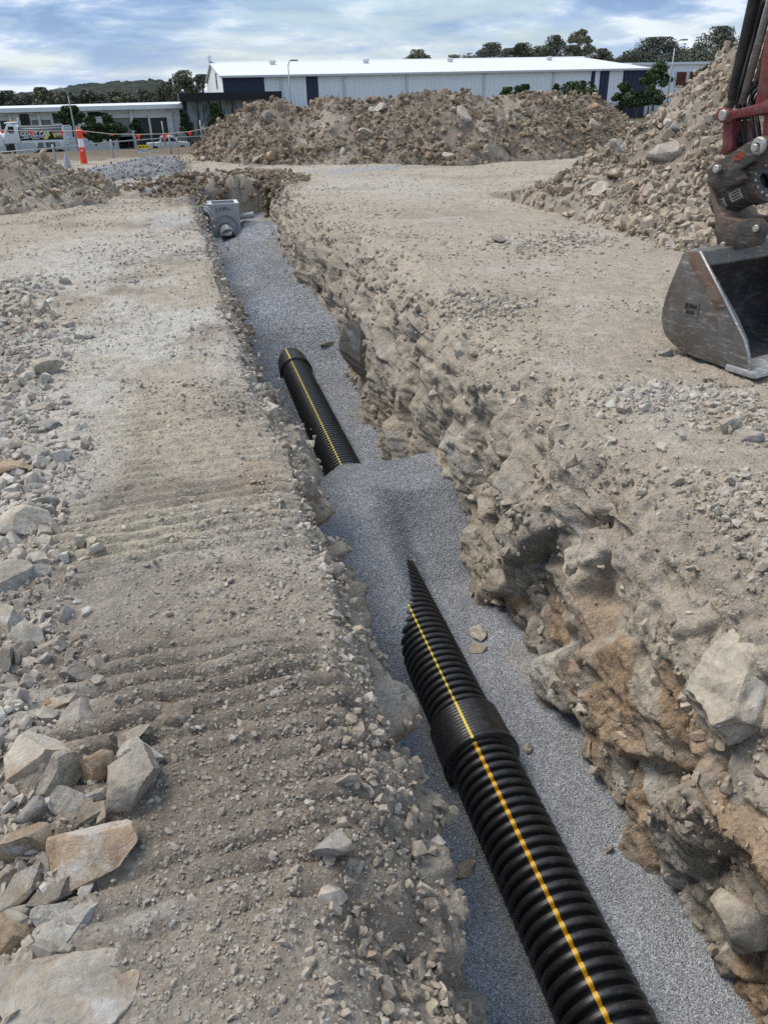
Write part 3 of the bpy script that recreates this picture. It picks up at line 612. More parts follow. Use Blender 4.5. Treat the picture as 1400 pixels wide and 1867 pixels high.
# ------------------------------------------------------------------ spoil heaps
def polyline_fn(pts):
    a = np.array(sorted(pts)); return lambda x: np.interp(x, a[:, 0], a[:, 1])
def heap(name, sil, fronts, run, seed, label, cat, amp=1.0, mat=None, res=(0.05, 0.05), x_pad=0.0, cols=None, soil=(.305, .255, .20), blk=(0.34, 0.13)):
    """sil: silhouette pixels of the crest; fronts: (x, y) of the foot of the slope; run: metres from foot to crest"""
    fY = polyline_fn(fronts); cr = []
    for (u, v) in sil:
        Y = 20.0
        for _ in range(30): w = aty(u, v, Y); Y = 0.5*Y+0.5*(float(fY(w[0]))+run)
        w = aty(u, v, Y); cr.append((w[0], w[2]))
    hz = polyline_fn(cr); x0, x1 = min(c[0] for c in cr)-0.3, max(c[0] for c in cr)+x_pad
    xs = np.arange(x0, x1, res[0]); vs = np.r_[np.linspace(-0.12, 1.0, int(run*1.12/res[1])), np.linspace(1.0, 2.3, 26)[1:]]
    Xg, Vg = np.meshgrid(xs, vs, indexing='ij'); fy = fY(Xg)
    p = np.stack([Xg.ravel(), (fy+Vg*run).ravel(), np.zeros(Xg.size)], 1)
    h = hz(Xg).ravel(); t = Vg.ravel()+0.10*fbm(p*[.8, .8, 1], 3, seed)
    prof = np.where(t < 1, np.clip(t, -0.12, 1)*(1.25-0.25*np.clip(t, 0, 1)), np.clip(1-(t-1)*2.0, -0.5, 1))
    Z = h*prof
    q = np.stack([p[:, 0], p[:, 1], Z], 1)
    f1, e1, r1 = facets(q/blk[0], seed+3, 1.0, 1.4); f2, e2, r2 = facets(q/blk[1], seed+5, 1.0, 1.4)
    k = np.clip(h/0.6, 0.25, 1)*sstep(-0.1, 0.08, t)*amp
    Z = Z+k*(0.14*fbm(p*[1.2, 1.2, 1], 4, seed+1)+0.4*blk[0]*f1*0.5+0.30*blk[1]*f2)
    far = terrain(q[:, 0], q[:, 1]); q[:, 2] = Z+far
    q[:, 2] -= 0.8*sstep(0.05, -0.12, Vg.ravel())+0.25*(1-sstep(0.0, 0.25, h))
    c = np.tile(np.array(soil), (len(q), 1)) if cols is None else np.tile(np.array(cols), (len(q), 1))
    if cols is None:
        m1 = sstep(0.05, 0.4, fbm(q*1.1, 4, seed+8))[:, None]; c = c*(1-.5*m1)+np.array((.235, .20, .165))*.5*m1
        m2 = sstep(0.1, 0.4, fbm(q*0.9, 4, seed+9))[:, None]; c = c*(1-.5*m2)+np.array((.45, .405, .34))*.5*m2
        c = c*(0.82+0.36*r1[:, 1:2])
    else: c = c*(0.85+0.5*fbm(q*2, 3, seed)[:, None])
    o = mesh_obj(name, mesh_np(name, q, grid_faces(len(xs), len(vs)), mat or M_DIRT, c)); tag(o, label, cat)
    vis = (t > -0.02) & (t < 1.35)
    return o, q, vis, t, (len(xs), len(vs))
LONG = heap('spoil_heap', [(322, 297), (345, 285), (372, 255), (400, 226), (430, 205), (470, 186), (500, 178), (520, 184), (548, 197), (575, 186), (600, 179), (630, 188), (660, 185), (690, 178), (740, 173), (770, 172), (815, 166), (850, 167), (900, 178), (950, 174), (1000, 172), (1050, 177), (1075, 184), (1100, 198), (1125, 222), (1150, 262)],
    [(-1, 27.5), (0.4, 26.5), (2.2, 24), (4, 22.4), (7.4, 20.6), (10.7, 21.2), (13, 23.5), (17, 26)], 3.4, 300, 'long heap of brown broken rock and earth in front of the white shed', 'spoil heap', 1.0, None, (0.07, 0.07), 0.3, None, (.25, .205, .16), (0.5, 0.2))
RIGHT = heap('spoil_heap', [(945, 395), (975, 368), (1010, 335), (1060, 302), (1100, 283), (1130, 262), (1150, 240), (1180, 217), (1215, 190), (1240, 172), (1262, 152), (1285, 126), (1310, 112), (1345, 96), (1400, 62), (1480, 50), (1700, 30), (2000, 20)],
    [(3.2, 11.6), (4.2, 9.9), (4.45, 9.1), (5.1, 7.95), (6.3, 8.0), (8, 7.4), (12, 7.0), (22, 7.5)], 4.0, 340, 'steep heap of broken rock rising behind the digger bucket', 'spoil heap', 1.0, None, (0.045, 0.045), 0.0, None, (.30, .25, .197), (0.40, 0.16))
LEFT = heap('spoil_heap', [(-420, 250), (-200, 262), (-60, 276), (0, 281), (40, 283), (70, 287), (110, 297), (150, 310), (190, 326), (220, 342), (245, 362)],
    [(-9, 14.0), (-5, 14.2), (-3, 14.9), (-2.1, 15.3), (-1.0, 16.2), (0, 17)], 2.2, 380, 'low heap of brown rubble at the left edge beyond the flat bank', 'spoil heap', 1.0, None, (0.05, 0.05), 0.2, None, (.27, .222, .172), (0.30, 0.12))
MOUND = heap('gravel_mound', [(165, 303), (200, 299), (235, 292), (262, 286), (290, 283), (320, 287), (345, 297), (365, 306)],
    [(-4, 20), (-2.6, 20.2), (-1.5, 20.6), (0, 21.5), (1.5, 22.5)], 2.8, 410, 'low mound of blue grey gravel between the rubble heap and the fence', 'gravel mound', 0.25, M_GRAVEL, (0.05, 0.05), 0.2, (.25, .262, .28), (.3, .3, .3), (0.3, 0.12))
def heap_stuff(H, n, lo, hi, pw, label, seed, xmax=99, tintc=(1, 1, 1)):
    o, q, vis, t, _ = H; d = np.linalg.norm(q-np.array([0, 0, EYE]), axis=1); r = np.random.default_rng(seed)
    w = vis*(q[:, 0] < xmax)*(1.1-0.2*t)*(0.35+0.9*sstep(-0.3, 0.3, fbm(q*0.9, 3, seed)))
    pts, k = pick(q, w, n, r, 0.004*d); s = lo*(1-r.random(n)*(1-(lo/hi)**(pw-1)))**(-1/(pw-1)); pts[:, 2] += 0.2*s
    return stuff('rubble', PROTO, pts, s, M_PEB, label, seed, 1.2, tintc)
heap_stuff(LONG, 17000, .020, .16, 2.5, 'broken stones covering the long heap in front of the white shed', 501, 99, (.74, .65, .55))
heap_stuff(RIGHT, 26000, .018, .13, 2.2, 'broken stones covering the steep heap behind the bucket', 502, 16, (.98, .91, .83))
heap_stuff(LEFT, 5000, .014, .10, 2.3, 'broken stones covering the low heap at the left edge', 503, 99, (.86, .78, .69))
heap_stuff(MOUND, 1500, .012, .05, 2.6, 'grey stones lying on the gravel mound', 504, 99, (.6, .62, .66))

# ------------------------------------------------------------------ rocks one by one
ROCKS = []
for s in range(16):
    v, f = rock_shape(700+s, 4, 9, .02, (1, .72+.1*(s % 4), .5+.1*(s % 5)), .36, .66)
    ROCKS.append(mesh_np('rock', v, f, M_ROCK, smooth=False))
    ROCKS[-1].polygons.foreach_set('use_smooth', [True]*len(f)); ROCKS[-1].set_sharp_from_angle(angle=R(24))
def place_rock(me, P, size, rot, tint, label, cat, group=None, name='rock'):
    o = bpy.data.objects.new(name, me); o.location = P; o.scale = size if hasattr(size, '__len__') else (size,)*3; o.rotation_euler = rot; o.color = (*tint, 1)
    COL.objects.link(o); return tag(o, label, cat, group)
TINT = {'tan': ((1.0, .98, .95), 'tan'), 'grey': ((.82, .86, .90), 'grey'), 'pale': ((1.32, 1.31, 1.28), 'pale'), 'brown': ((.82, .72, .62), 'brown'), 'rust': ((1.08, .86, .66), 'rust stained'), 'dark': ((.56, .53, .50), 'dark')}
NAMED = []
def rnd_rocks(H, n, lo, hi, pw, where, group, seed, xmax=99, kinds=('tan', 'tan', 'grey', 'pale', 'brown', 'rust'), low=0.5):
    o, q, vis, t, _ = H; r = np.random.default_rng(seed)
    w = vis*(q[:, 0] < xmax)*np.clip(1.15-low*t, 0, 2)
    pts, k = pick(q, w, n, r, np.full(len(q), .05)); ss = lo*(1-r.random(n)*(1-(lo/hi)**(pw-1)))**(-1/(pw-1))
    for i in range(n):
        kd = kinds[r.integers(len(kinds))]; tn, word = TINT[kd]; s = ss[i]; j = r.uniform(.85, 1.15)
        fl = r.uniform(.5, 1.05); wd = r.uniform(.6, 1.05)
        big = 'big' if s > lo*1.9 else ('medium' if s > lo*1.3 else 'small'); shp = 'flat' if fl < .65 else ('narrow' if wd < .75 else 'blocky')
        ob = place_rock(ROCKS[r.integers(len(ROCKS))], (pts[i, 0], pts[i, 1], pts[i, 2]+.22*s*fl), (s*r.uniform(.9, 1.2), s*wd, s*fl), (r.normal(0, .35), r.normal(0, .35), r.uniform(0, 6.28)), tuple(v*j for v in tn), None, 'rock', group)
        hgt = t[k[i]]; part = 'at the foot of' if hgt < .3 else ('midway up' if hgt < .75 else 'near the top of')
        NAMED.append((ob, f'{big} {shp} {word} rock {part} {where}', proj(ob.location)[0]))
rnd_rocks(LONG, 66, .13, .42, 2.8, 'the long heap', 'loose rocks on the long heap', 601, low=.8)
rnd_rocks(RIGHT, 92, .11, .42, 2.4, 'the steep heap', 'loose rocks on the steep heap', 602, 12.5, low=.6)
rnd_rocks(LEFT, 24, .08, .18, 2.6, 'the low left heap', 'loose rocks on the low left heap', 603)

def hero(x, y, w, h, tint, label, seed, flat=0.6, dep=0.85, rz=0.0, tilt=(0, 0), lift=0.35, planes=9, dmin=.40, name='rock', cat='rock', base=None, mat=None, sub=5, rough=.03):
    """a rock of its own, w x h photo pixels big, standing on the ground at pixel (x, y)"""
    P = atz(x, y, 0.0) if base is None else np.array(base, float)
    if base is None:
        for _ in range(3):
            gz_ = ground_z(P[0], P[1]); zc_ = depth(P); s = 0.5*w*zc_/FPX; P = atz(x, y, gz_+lift*flat*s)
    s = 0.5*w*depth(P)/FPX*1.35
    v, f = rock_shape(seed, sub, planes, rough, (1, dep, flat), dmin, dmin+.3)
    v = v+0.012*np.stack([fbm(v*7+seed, 3, seed+k) for k in range(3)], 1)
    me = mesh_np(name, v, f, mat or M_ROCK); me.set_sharp_from_angle(angle=R(22))
    return place_rock(me, P, s, (tilt[0], tilt[1], rz), TINT[tint][0] if isinstance(tint, str) else tint, label, cat, None, name)
HERO = [
 (80, 1805, 250, 0, 'tan', 'large flat dusty slab filling the bottom left corner', 1, .16, .75, -.1, (.06, .03)),
 (112, 1692, 150, 0, 'grey', 'flat grey edged slab with dirt on top, above the corner slab', 2, .2, .6, .35, (-.06, .02)),
 (12, 1712, 80, 0, 'rust', 'upright rusty grey slab cut by the photo edge above the corner slab', 3, .5, .9, 1.2, (.5, .2)),
 (150, 1553, 158, 0, 'rust', 'big angular block with rust red and white faces, largest on the left pile', 4, .55, .8, -.25, (.25, .0)),
 (45, 1618, 120, 0, 'tan', 'long layered tan stone leaning under the rusty block', 5, .3, .38, .75, (.3, .1)),
 (98, 1628, 85, 0, 'dark', 'dark grey stone wedged below the big rusty block', 6, .5, .6, .3),
 (95, 1662, 60, 0, 'pale', 'white angular stone just above the dirt topped slab', 7, .5, .75, .3, (.2, .1)),
 (38, 1540, 100, 0, 'brown', 'dark sided tan block left of the big rusty block', 8, .75, .9, .2, (.2, .1)),
 (8, 1610, 60, 0, 'brown', 'brown stone at the photo edge left of the leaning layered stone', 9, .6, .8, 1.0),
 (64, 1388, 142, 0, 'pale', 'large white and grey faced rock at the top of the left pile', 10, .6, .8, .4, (.2, -.1)),
 (106, 1414, 76, 0, 'tan', 'tan pointed rock leaning on the large white faced rock', 11, .85, .8, .6, (.2, .2)),
 (172, 1393, 66, 0, 'rust', 'upright brownish rock between the white rock and the lumpy rock', 12, .95, .75, .1),
 (243, 1418, 104, 0, 'tan', 'lumpy pale tan double rock, rightmost of the left pile', 13, .75, .9, .9, (.15, .1), .35, 10, .46),
 (258, 1378, 66, 0, 'pale', 'whitish cap stone resting behind the lumpy double rock', 14, .7, .9, .1),
 (240, 1346, 64, 0, 'tan', 'flat tilted tan stone above the lumpy double rock', 15, .3, .6, .5, (.3, -.2)),
 (142, 1306, 88, 0, 'tan', 'broad pale tan rock standing alone above the left pile', 16, .55, .8, .5, (.35, .1)),
 (120, 1280, 50, 0, 'pale', 'rounded pale rock touching the lone broad rock', 17, .7, .85, .2),
 (87, 1286, 28, 0, (1.35, .95, .62), 'small orange stone beside the rounded pale rock', 18, .8, .9, .2),
 (138, 1462, 80, 0, 'tan', 'layered tan stone below the tan pointed rock', 19, .5, .6, -.3, (.2, .3)),
 (185, 1447, 44, 0, 'pale', 'small oblong pale stone between layered and lumpy rocks', 20, .7, .6, .5),
 (68, 1473, 56, 0, 'grey', 'upright pale grey stone under the tan pointed rock', 21, .9, .8, .9),
 (182, 1478, 84, 0, 'dark', 'dark brown layered stone half sunk in the earth by the pile', 22, .4, .55, .4),
 (18, 1452, 80, 0, 'tan', 'long thin tan stone at the photo edge below the white rock', 23, .3, .4, -.15),
 (145, 1232, 52, 0, 'grey', 'greenish grey rock alone above the broad pale rock', 24, .6, .75, .2, (.2, .2)),
 (181, 1206, 34, 0, 'pale', 'small flat pale stone up the bank from the greenish rock', 25, .5, .7, .1),
 (318, 1305, 56, 0, (.52, .44, .38), 'dark brown earth clod sitting on the track marks', 26, .7, .9, .3, (0, 0), .3, 8, .6),
 (510, 1263, 28, 0, 'pale', 'pale lumpy stone alone in the dark track marks', 27, .6, .9, .4),
 (14, 1060, 78, 0, 'tan', 'big tan boulder at the left photo edge halfway up', 28, .7, .9, .3, (.2, 0)),
 (70, 1050, 52, 0, 'grey', 'grey white stone right of the tan edge boulder', 29, .6, .7, .2),
 (12, 1135, 82, 0, 'tan', 'smooth pale boulder at the photo edge below the tan boulder', 30, .65, .8, -.3, (.2, .2)),
 (52, 1166, 80, 0, 'tan', 'slanting slab leaning down from the smooth edge boulder', 31, .35, .55, -.7, (.3, .3)),
 (8, 1210, 56, 0, 'grey', 'grey brown upright stone at the photo edge', 32, .9, .7, .2),
 (80, 674, 60, 0, 'tan', 'undercut tan stone alone on the pale ground near the left edge', 33, .5, .7, -.1, (.1, -.2)),
 (24, 853, 88, 0, 'rust', 'orange brown slab at the left photo edge', 34, .4, .55, -.15, (.15, .1)),
 (60, 828, 44, 0, 'grey', 'blue grey stone beside the orange brown slab', 35, .65, .8, .4, (.2, .2)),
 (18, 816, 54, 0, 'pale', 'pale veined stone above the orange brown slab', 36, .6, .7, .2),
 (58, 950, 88, 0, 'pale', 'wide pale rock in the rubble strip below the orange slab', 37, .5, .65, .4, (.3, .1)),
 (82, 915, 52, 0, 'tan', 'pale tan stone resting above the wide pale rock', 38, .5, .6, .2),
 (92, 741, 52, 0, 'tan', 'flat sandy stone in the rubble strip under the undercut stone', 39, .35, .5, .1),
 (85, 778, 50, 0, 'grey', 'greenish grey flat stone in the rubble strip', 40, .4, .6, -.2),
 (120, 610, 26, 0, 'tan', 'orange tan stone near the upper end of the rubble strip', 41, .5, .6, .1),
 (152, 615, 36, 0, 'pale', 'pale flat stone by the upper end of the rubble strip', 42, .4, .6, .2),
 (1326, 780, 50, 0, 'tan', 'rounded tan stone lying on the right bank near the bucket', 43, .55, .7, .1),
 (1364, 795, 44, 0, 'tan', 'second rounded stone touching the tan stone near the bucket', 44, .6, .75, -.3),
 (1043, 842, 44, 0, 'brown', 'block standing on the right lip above the overhanging clod', 45, .5, .5, .8),
 (1213, 645, 22, 0, 'grey', 'small grey stone alone in front of the bucket', 46, .8, .8, .1),
 (910, 437, 36, 0, 'dark', 'dark flat stone lying on the flat right bank before the heap', 47, .4, .7, .1),
 (610, 1540, 92, 0, 'tan', 'pale rock bedded in the left lip above the crumbling hollow', 48, .5, .6, .7, (.2, .4)),
]
for h_ in HERO:
    x, y, w, h, tint, lab, sd = h_[:7]; k = h_[7:]
    names = ('flat', 'dep', 'rz', 'tilt', 'lift', 'planes', 'dmin'); hero(x, y, w, h, tint, lab, 800+sd, **dict(zip(names, k)))
# rocks of the rubble strip without a look of their own
rr = np.random.default_rng(77)
for i in range(58):
    y = 560+ (1867-560)*rr.random()**1.3; u = rr.random()**1.5*150*(0.5+0.5*(y-300)/1500)
    P = atz(u, y); s = (13+rr.random()**2*24)*(0.55+0.45*(y-500)/1300)*0.5*depth(P)/FPX*1.3; P[2] = ground_z(P[0], P[1])+.25*s
    kd = ('tan', 'tan', 'grey', 'pale', 'brown', 'pale')[rr.integers(6)]
    fl = rr.uniform(.5, 1); big = 'palm sized' if s < .045 else 'fist sized' if s < .06 else 'larger'; by = ('beside the dark clod' if y > 1180 else 'below the orange slab') if y > 900 else 'above the orange slab'
    if y > 1500: by = 'by the corner blocks'
    ob = place_rock(ROCKS[rr.integers(16)], P, (s, s*rr.uniform(.7, 1), s*fl), (rr.normal(0, .3), rr.normal(0, .3), rr.uniform(0, 6.28)), TINT[kd][0], None, 'rock', 'loose rocks in the rubble strip')
    NAMED.append((ob, f'{big} {"flat" if fl < .7 else "blocky"} {TINT[kd][1]} rock in left rubble {by}', proj(ob.location)[0]))
ORD = ['first', 'second', 'third', 'fourth', 'fifth', 'sixth', 'seventh', 'eighth', 'ninth', 'tenth', 'eleventh', 'twelfth']
def name_all(L_):
    d = {}
    for ob, lab, x in L_: d.setdefault(lab, []).append((x, ob))
    for lab, q in d.items():
        q.sort(key=lambda v: v[0])
        for i, (x, ob) in enumerate(q): ob['label'] = lab if len(q) == 1 else f'{lab}, {ORD[i]} from left'
name_all(NAMED)
# blocks bedded in the right hand cut: where the view ray meets the wall
def hero_wall(x, y, xw, w, tint, label, seed, flat, dep, rot, **k):
    d = ray(x, y); P = np.array([0, 0, EYE])+d*(xw/d[0]); o = hero(x, y, w, 0, tint, label, seed, flat, dep, base=P, **k); o.rotation_euler = rot; return o
hero_wall(1352, 1245, 1.80, 185, (1.3, 1.26, 1.18), 'large pale lumpy block bedded in the right lip of the trench', 870, .6, .9, (.15, -.35, .1), planes=12, dmin=.55, rough=.12)
hero_wall(1345, 1690, 1.66, 190, 'tan', 'tall tan block at the foot of the right rock face', 871, .45, .45, (.4, 1.15, .5))
#hero_wall(1235, 1660, 1.69, 130, 'brown', 'brown slab at the foot of the right rock face beside the tall block', 872, .35, .9, (.2, 1.3, .3))
#hero_wall(1115, 905, 1.72, 160, (.92, .84, .74), 'overhanging clod of dusty earth on the right lip', 873, .42, .8, (.1, .25, .3), planes=6, dmin=.65, rough=.22)
#hero_wall(1095, 1105, 1.70, 150, 'grey', 'smooth grey slab in the right rock face under the overhanging clod', 874, .25, .9, (.2, 1.25, .2))
hero_wall(655, 640, 1.70, 110, (.8, .78, .74), 'cracked grey block standing in the right wall beside the far pipe', 875, .45, .8, (.2, 1.2, .2))
def hero_bed(x, y, w, tint, label, seed, flat=.5, dep=.7, rz=.3):
    P = atz(x, y, -1.47)
    P[2] = float(gravel_z(np.array([P[0]]), np.array([P[1]]))[0])+.01; hero(x, y, w, 0, tint, label, seed, flat, dep, rz, base=P, sub=4)
hero_bed(872, 1157, 40, 'pale', 'white angular stone on the gravel right of the near pipe', 880)
hero_bed(866, 1186, 34, 'tan', 'thin tan stone lying below the white angular stone', 881, .35)
hero_bed(963, 1374, 20, 'pale', 'small pale stone on the gravel beside the pipe socket', 882, .8)
hero_bed(1106, 1556, 20, 'pale', 'single pale pebble on the gravel right of the amber stripe', 883, .7)
hero_bed(850, 1574, 44, 'rust', 'flat rusty stone on the gravel left of the near pipe', 884, .25, .6)
hero_bed(600, 668, 26, 'tan', 'pale stone against the pipe socket beside the grey block', 885, .4, .5)

# ------------------------------------------------------------------ concrete pit and the old pipes round it
M_CONC = flat_mat('pit_concrete', (.40, .41, .405), .8, .15, 6, 0, .25); M_CONCL = flat_mat('pit_rim', (.60, .61, .60), .8, .1, 8); M_PVC = flat_mat('grey_plastic', (.20, .21, .225), .4, .1, 4); M_PVCW = flat_mat('white_plastic', (.66, .67, .67), .4, .1, 4)
M_INK = flat_mat('blue_marker', (.05, .06, .14), .8); M_CLAY = flat_mat('old_clay_pipe', (.40, .27, .155), .85, .25, 6, 0, .2); M_BLK = flat_mat('black_shadow_gap', (.02, .02, .02), .9)
pit = empty('drain_pit', (.895, 18.0, -1.20)); tag(pit, 'square grey concrete drain pit with a round knockout at the far end of the trench', 'drain pit')
HW, PHT, WT, CZ = .325, .845, .055, .36
mb = MB(); mb.box(-HW, -HW+WT, 0, .65, 0, PHT); mb.box(HW-WT, HW, 0, .65, 0, PHT); mb.box(-HW+WT, HW-WT, .65-WT, .65, 0, PHT); mb.box(-HW+WT, HW-WT, WT, .65-WT, 0, .05)
mb.build('wall', M_CONC, pit)
fr = MB(); n = 40; hole = [(.268*math.cos(a), CZ+.268*math.sin(a)) for a in np.linspace(0, 2*math.pi, n, endpoint=False)]
out = []
for (cx_, cz_) in hole:
    dx_, dz_ = cx_, cz_-CZ; k = min((HW-WT)/abs(dx_) if abs(dx_) > 1e-6 else 9, ((PHT-CZ)/dz_ if dz_ > 1e-6 else (CZ/-dz_ if dz_ < -1e-6 else 9))); out.append((dx_*k, CZ+dz_*k))
for i in range(n):
    j = (i+1) % n; a, b, c, d = hole[i], hole[j], out[j], out[i]
    fr.poly([(a[0], 0, a[1]), (b[0], 0, b[1]), (c[0], 0, c[1]), (d[0], 0, d[1])]); fr.poly([(a[0], 0, a[1]), (b[0], 0, b[1]), (b[0]*.86, .04, CZ+(b[1]-CZ)*.86), (a[0]*.86, .04, CZ+(a[1]-CZ)*.86)])
fr.build('front_wall', M_CONC, pit)
kb = MB()
for i in range(n):
    j = (i+1) % n; a, b = hole[i], hole[j]
    A = (a[0]*.86, .04, CZ+(a[1]-CZ)*.86); Bq = (b[0]*.86, .04, CZ+(b[1]-CZ)*.86)
    sx_ = lambda q: (q[0]*.6-.01, .045, .31+(q[1]-CZ)*.6)
    kb.poly([A, Bq, sx_(b), sx_(a)]); kb.poly([sx_(a), sx_(b), (sx_(b)[0], .12, sx_(b)[2]), (sx_(a)[0], .12, sx_(a)[2])])
kb.build('knockout', M_CONC, pit)
rm = MB(); z0, z1 = PHT+.002, PHT+.022
rm.box(-HW-.004, -HW+WT+.02, -.004, .654, z0, z1); rm.box(HW-WT-.02, HW+.004, -.004, .654, z0, z1); rm.box(-HW+WT+.02, HW-WT-.02, -.004, .03, z0, z1); rm.box(-HW+WT+.02, HW-WT-.02, .60, .654, z0, z1); rm.build('rim', M_CONCL, pit)
mk = MB()
for pts in ([(-.19, .76), (-.155, .775), (-.165, .74), (-.15, .70), (-.19, .695)], [(-.12, .715), (-.11, .765), (-.08, .72), (-.06, .76)], [(-.03, .72), (.02, .745), (.06, .715)], [(-.10, .775), (.05, .79)], [(.07, .735), (.14, .742)], [(-.03, .765), (.10, .768)]):
    mk.tube([(x, -.003, z) for x, z in pts], .006, 5)
mk.build('marker_writing', M_INK, pit)
pp = empty('grey_pipe', (.885, 17.2, -.905)); tag(pp, 'short smooth grey pipe with a white line entering the concrete pit', 'pipe')
MB().lathe([(0, .14), (0, .158), (.90, .158), (.90, .14), (0, .14)], (0, 0, 0), (0, 1, 0), 36).build('barrel', M_PVC, pp, 40)
MB().box(-.006, .006, 0, .9, .1575, .162).build('stripe', M_PVCW, pp)
def ribbed(name, A, Bp, r, label, mat, nr, wall_=.012, mat2=None):
    A, Bp = Vector(A), Vector(Bp); L_ = (Bp-A).length; o = empty(name, A); tag(o, label, 'pipe')
    MB().lathe([(0, r-wall_*2), (0, r), (L_, r), (L_, r-wall_*2), (0, r-wall_*2)], (0, 0, 0), Bp-A, 36).build('barrel', mat, o, 40)
    for k in range(nr):
        u = .02+(L_-.05)*k/max(nr-1, 1); MB().lathe([(u, r), (u+.003, r+.016), (u+.022, r+.016), (u+.025, r)], (0, 0, 0), Bp-A, 36).build('rib', mat2 or mat, o, 40)
ribbed('ribbed_pipe', (.40, 17.86, -.60), (.565, 18.35, -.50), .185, 'open ended grey pipe with white ribs at the near side of the pit', M_PVC, 4, .01, M_PVCW)
ribbed('ribbed_pipe', (1.225, 18.3, -.66), (1.55, 18.36, -.64), .055, 'pale ribbed pipe leaving the pit into the far trench wall', flat_mat('dusty_plastic', (.42, .41, .39), .6, .2, 6), 6)
op = MB().tube([(.18, 19.1, -.20), (.33, 18.45, -.42), (.47, 17.75, -.72)], .058, 14).build('clay_pipe', M_CLAY); tag(op, 'old dusty orange clay pipe sloping down beside the pit', 'pipe')

# ------------------------------------------------------------------ excavator arm, tilting hitch and bucket
def mat_steel(name, base, rust, worn, rough=.55, metal=.55):
    t = NT(name); p = t.pos(); a = t.noise(p, 3.5, 7, .68, .8); b = t.noise(p, 11, 6, .7, .6)
    m = t.n('Mapping', Vector=p, Rotation=(0.5, 0.3, .2), Scale=(4, 4, 26)).outputs[0]; sc = t.ramp(t.noise(m, 2.2, 5, .7), [(.55, 0.0), (.66, 1.0)])
    c = t.mix(t.ramp(a, [(.44, 0.0), (.60, 1.0)]), base, rust); c = t.mix(t.ramp(b, [(.50, 0.0), (.68, .75)]), c, worn)
    c = t.mix(t.math('MULTIPLY', sc, .55), c, tuple(min(1, v*1.9) for v in worn))
    return t.done(c, t.ramp(b, [(.3, rough-.12), (.7, rough+.2)]), t.bump(t.noise(p, 45, 6, .7), .35, .004), metal, .4)
def mat_paint(name, col, dirt=.5):
    t = NT(name); p = t.pos(); f = t.ramp(t.noise(p, 9, 7, .7, .5), [(.42, 0.0), (.68, 1.0)])
    c = t.mix(t.math('MULTIPLY', f, dirt), col, (.15, .125, .10)); c = t.mix(1.0, c, t.ramp(t.noise(p, 30, 4), [(.3, .75), (.7, 1.2)]), 'MULTIPLY')
    return t.done(c, .5, t.bump(t.noise(p, 60, 4), .15, .003), 0.0, .4)
M_BKT = mat_steel('bucket_steel', (.165, .162, .152), (.15, .122, .10), (.27, .26, .235)); M_BKI = mat_steel('bucket_inside', (.055, .058, .066), (.085, .075, .068), (.13, .135, .145)); M_EDGE = mat_steel('worn_edge', (.40, .405, .41), (.33, .32, .30), (.5, .5, .5), .5, .6)
M_RUSTP = mat_steel('rusty_plate', (.17, .115, .085), (.14, .09, .065), (.23, .19, .155), .75, .1)
M_HIT = mat_steel('hitch_steel', (.062, .06, .058), (.115, .08, .058), (.15, .14, .125), .6, .35); M_RED = mat_paint('red_paint', (.165, .024, .03), .65); M_CYL = mat_paint('black_cylinder', (.016, .016, .017), .15); M_PIN = mat_steel('pin_steel', (.42, .40, .37), (.3, .25, .2), (.5, .48, .45), .45, .6); M_HOSE = flat_mat('hose_rubber', (.016, .016, .016), .5, .2, 8)
M_ROD = mat_steel('grey_rod', (.22, .215, .20), (.2, .18, .16), (.3, .29, .28), .5, .3); M_PLATE = flat_mat('worn_decal', (.40, .38, .33), .8, .4, 22); M_REDT = flat_mat('red_lettering', (.42, .06, .03), .7, .3, 20)
BT = Vector((3.44, 4.05, 0.0)); BA = R(15)
ex = empty('excavator', BT, (0, 0, 0)); ex.rotation_euler = (0, 0, BA)
tag(ex, 'red excavator arm with dark tilting hitch and a worn steel bucket resting on the ground', 'excavator')
# local frame: x along the bucket's width, y to its back, z up
BW = 1.15
prof = [(0, .035), (.02, .0), (.17, -.004), (.42, .004), (.56, .02), (.645, .045), (.715, .085), (.755, .13), (.78, .20), (.785, .27), (.775, .35), (.754, .44), (.72, .55), (.685, .66), (.66, .69)]
front = [(.54, .695), (.42, .575), (.294, .45), (.17, .33), (.068, .21), (.03, .13)]
def sideplate(x0, x1, name, mat): return MB().prism([(x0, y, z) for y, z in prof+front], (x1-x0, 0, 0), .004).build(name, mat, ex, 35)
sideplate(0, .022, 'bucket_side', M_BKT); sideplate(BW-.022, BW, 'bucket_side', M_BKT)
sh = MB(); inner = []
pv = [Vector((0, y, z)) for y, z in prof[1:]]
for i, q in enumerate(pv):
    t_ = (pv[min(i+1, len(pv)-1)]-pv[max(i-1, 0)]).normalized(); nrm = Vector((0, -t_.z, t_.y)); inner.append(q+nrm*.016+Vector((0, 0, 0)))
pv = [q+Vector((0, 0, .001)) for q in pv]
for xx in (0,):
    V_ = [[sh.b.verts.new((x, q.y, q.z)) for q in L_] for x in (.0225, BW-.0225) for L_ in (pv, inner)]
    a0, b0, a1, b1 = V_
    for i in range(len(pv)-1):
        sh.b.faces.new((a0[i], a0[i+1], a1[i+1], a1[i])); sh.b.faces.new((b0[i], b1[i], b1[i+1], b0[i+1]))
    sh.b.faces.new((a0[0], a1[0], b1[0], b0[0])); sh.b.faces.new((a0[-1], b0[-1], b1[-1], a1[-1]))
sh.build('bucket_shell', M_BKI, ex, 40)
MB().prism([(.023, .545, .694), (.023, .655, .694), (.023, .70, .60), (.023, .68, .595), (.023, .635, .66), (.023, .56, .655), (.023, .50, .60), (.023, .49, .615)], (BW-.046, 0, 0), .003).build('top_bar', M_BKT, ex, 35)
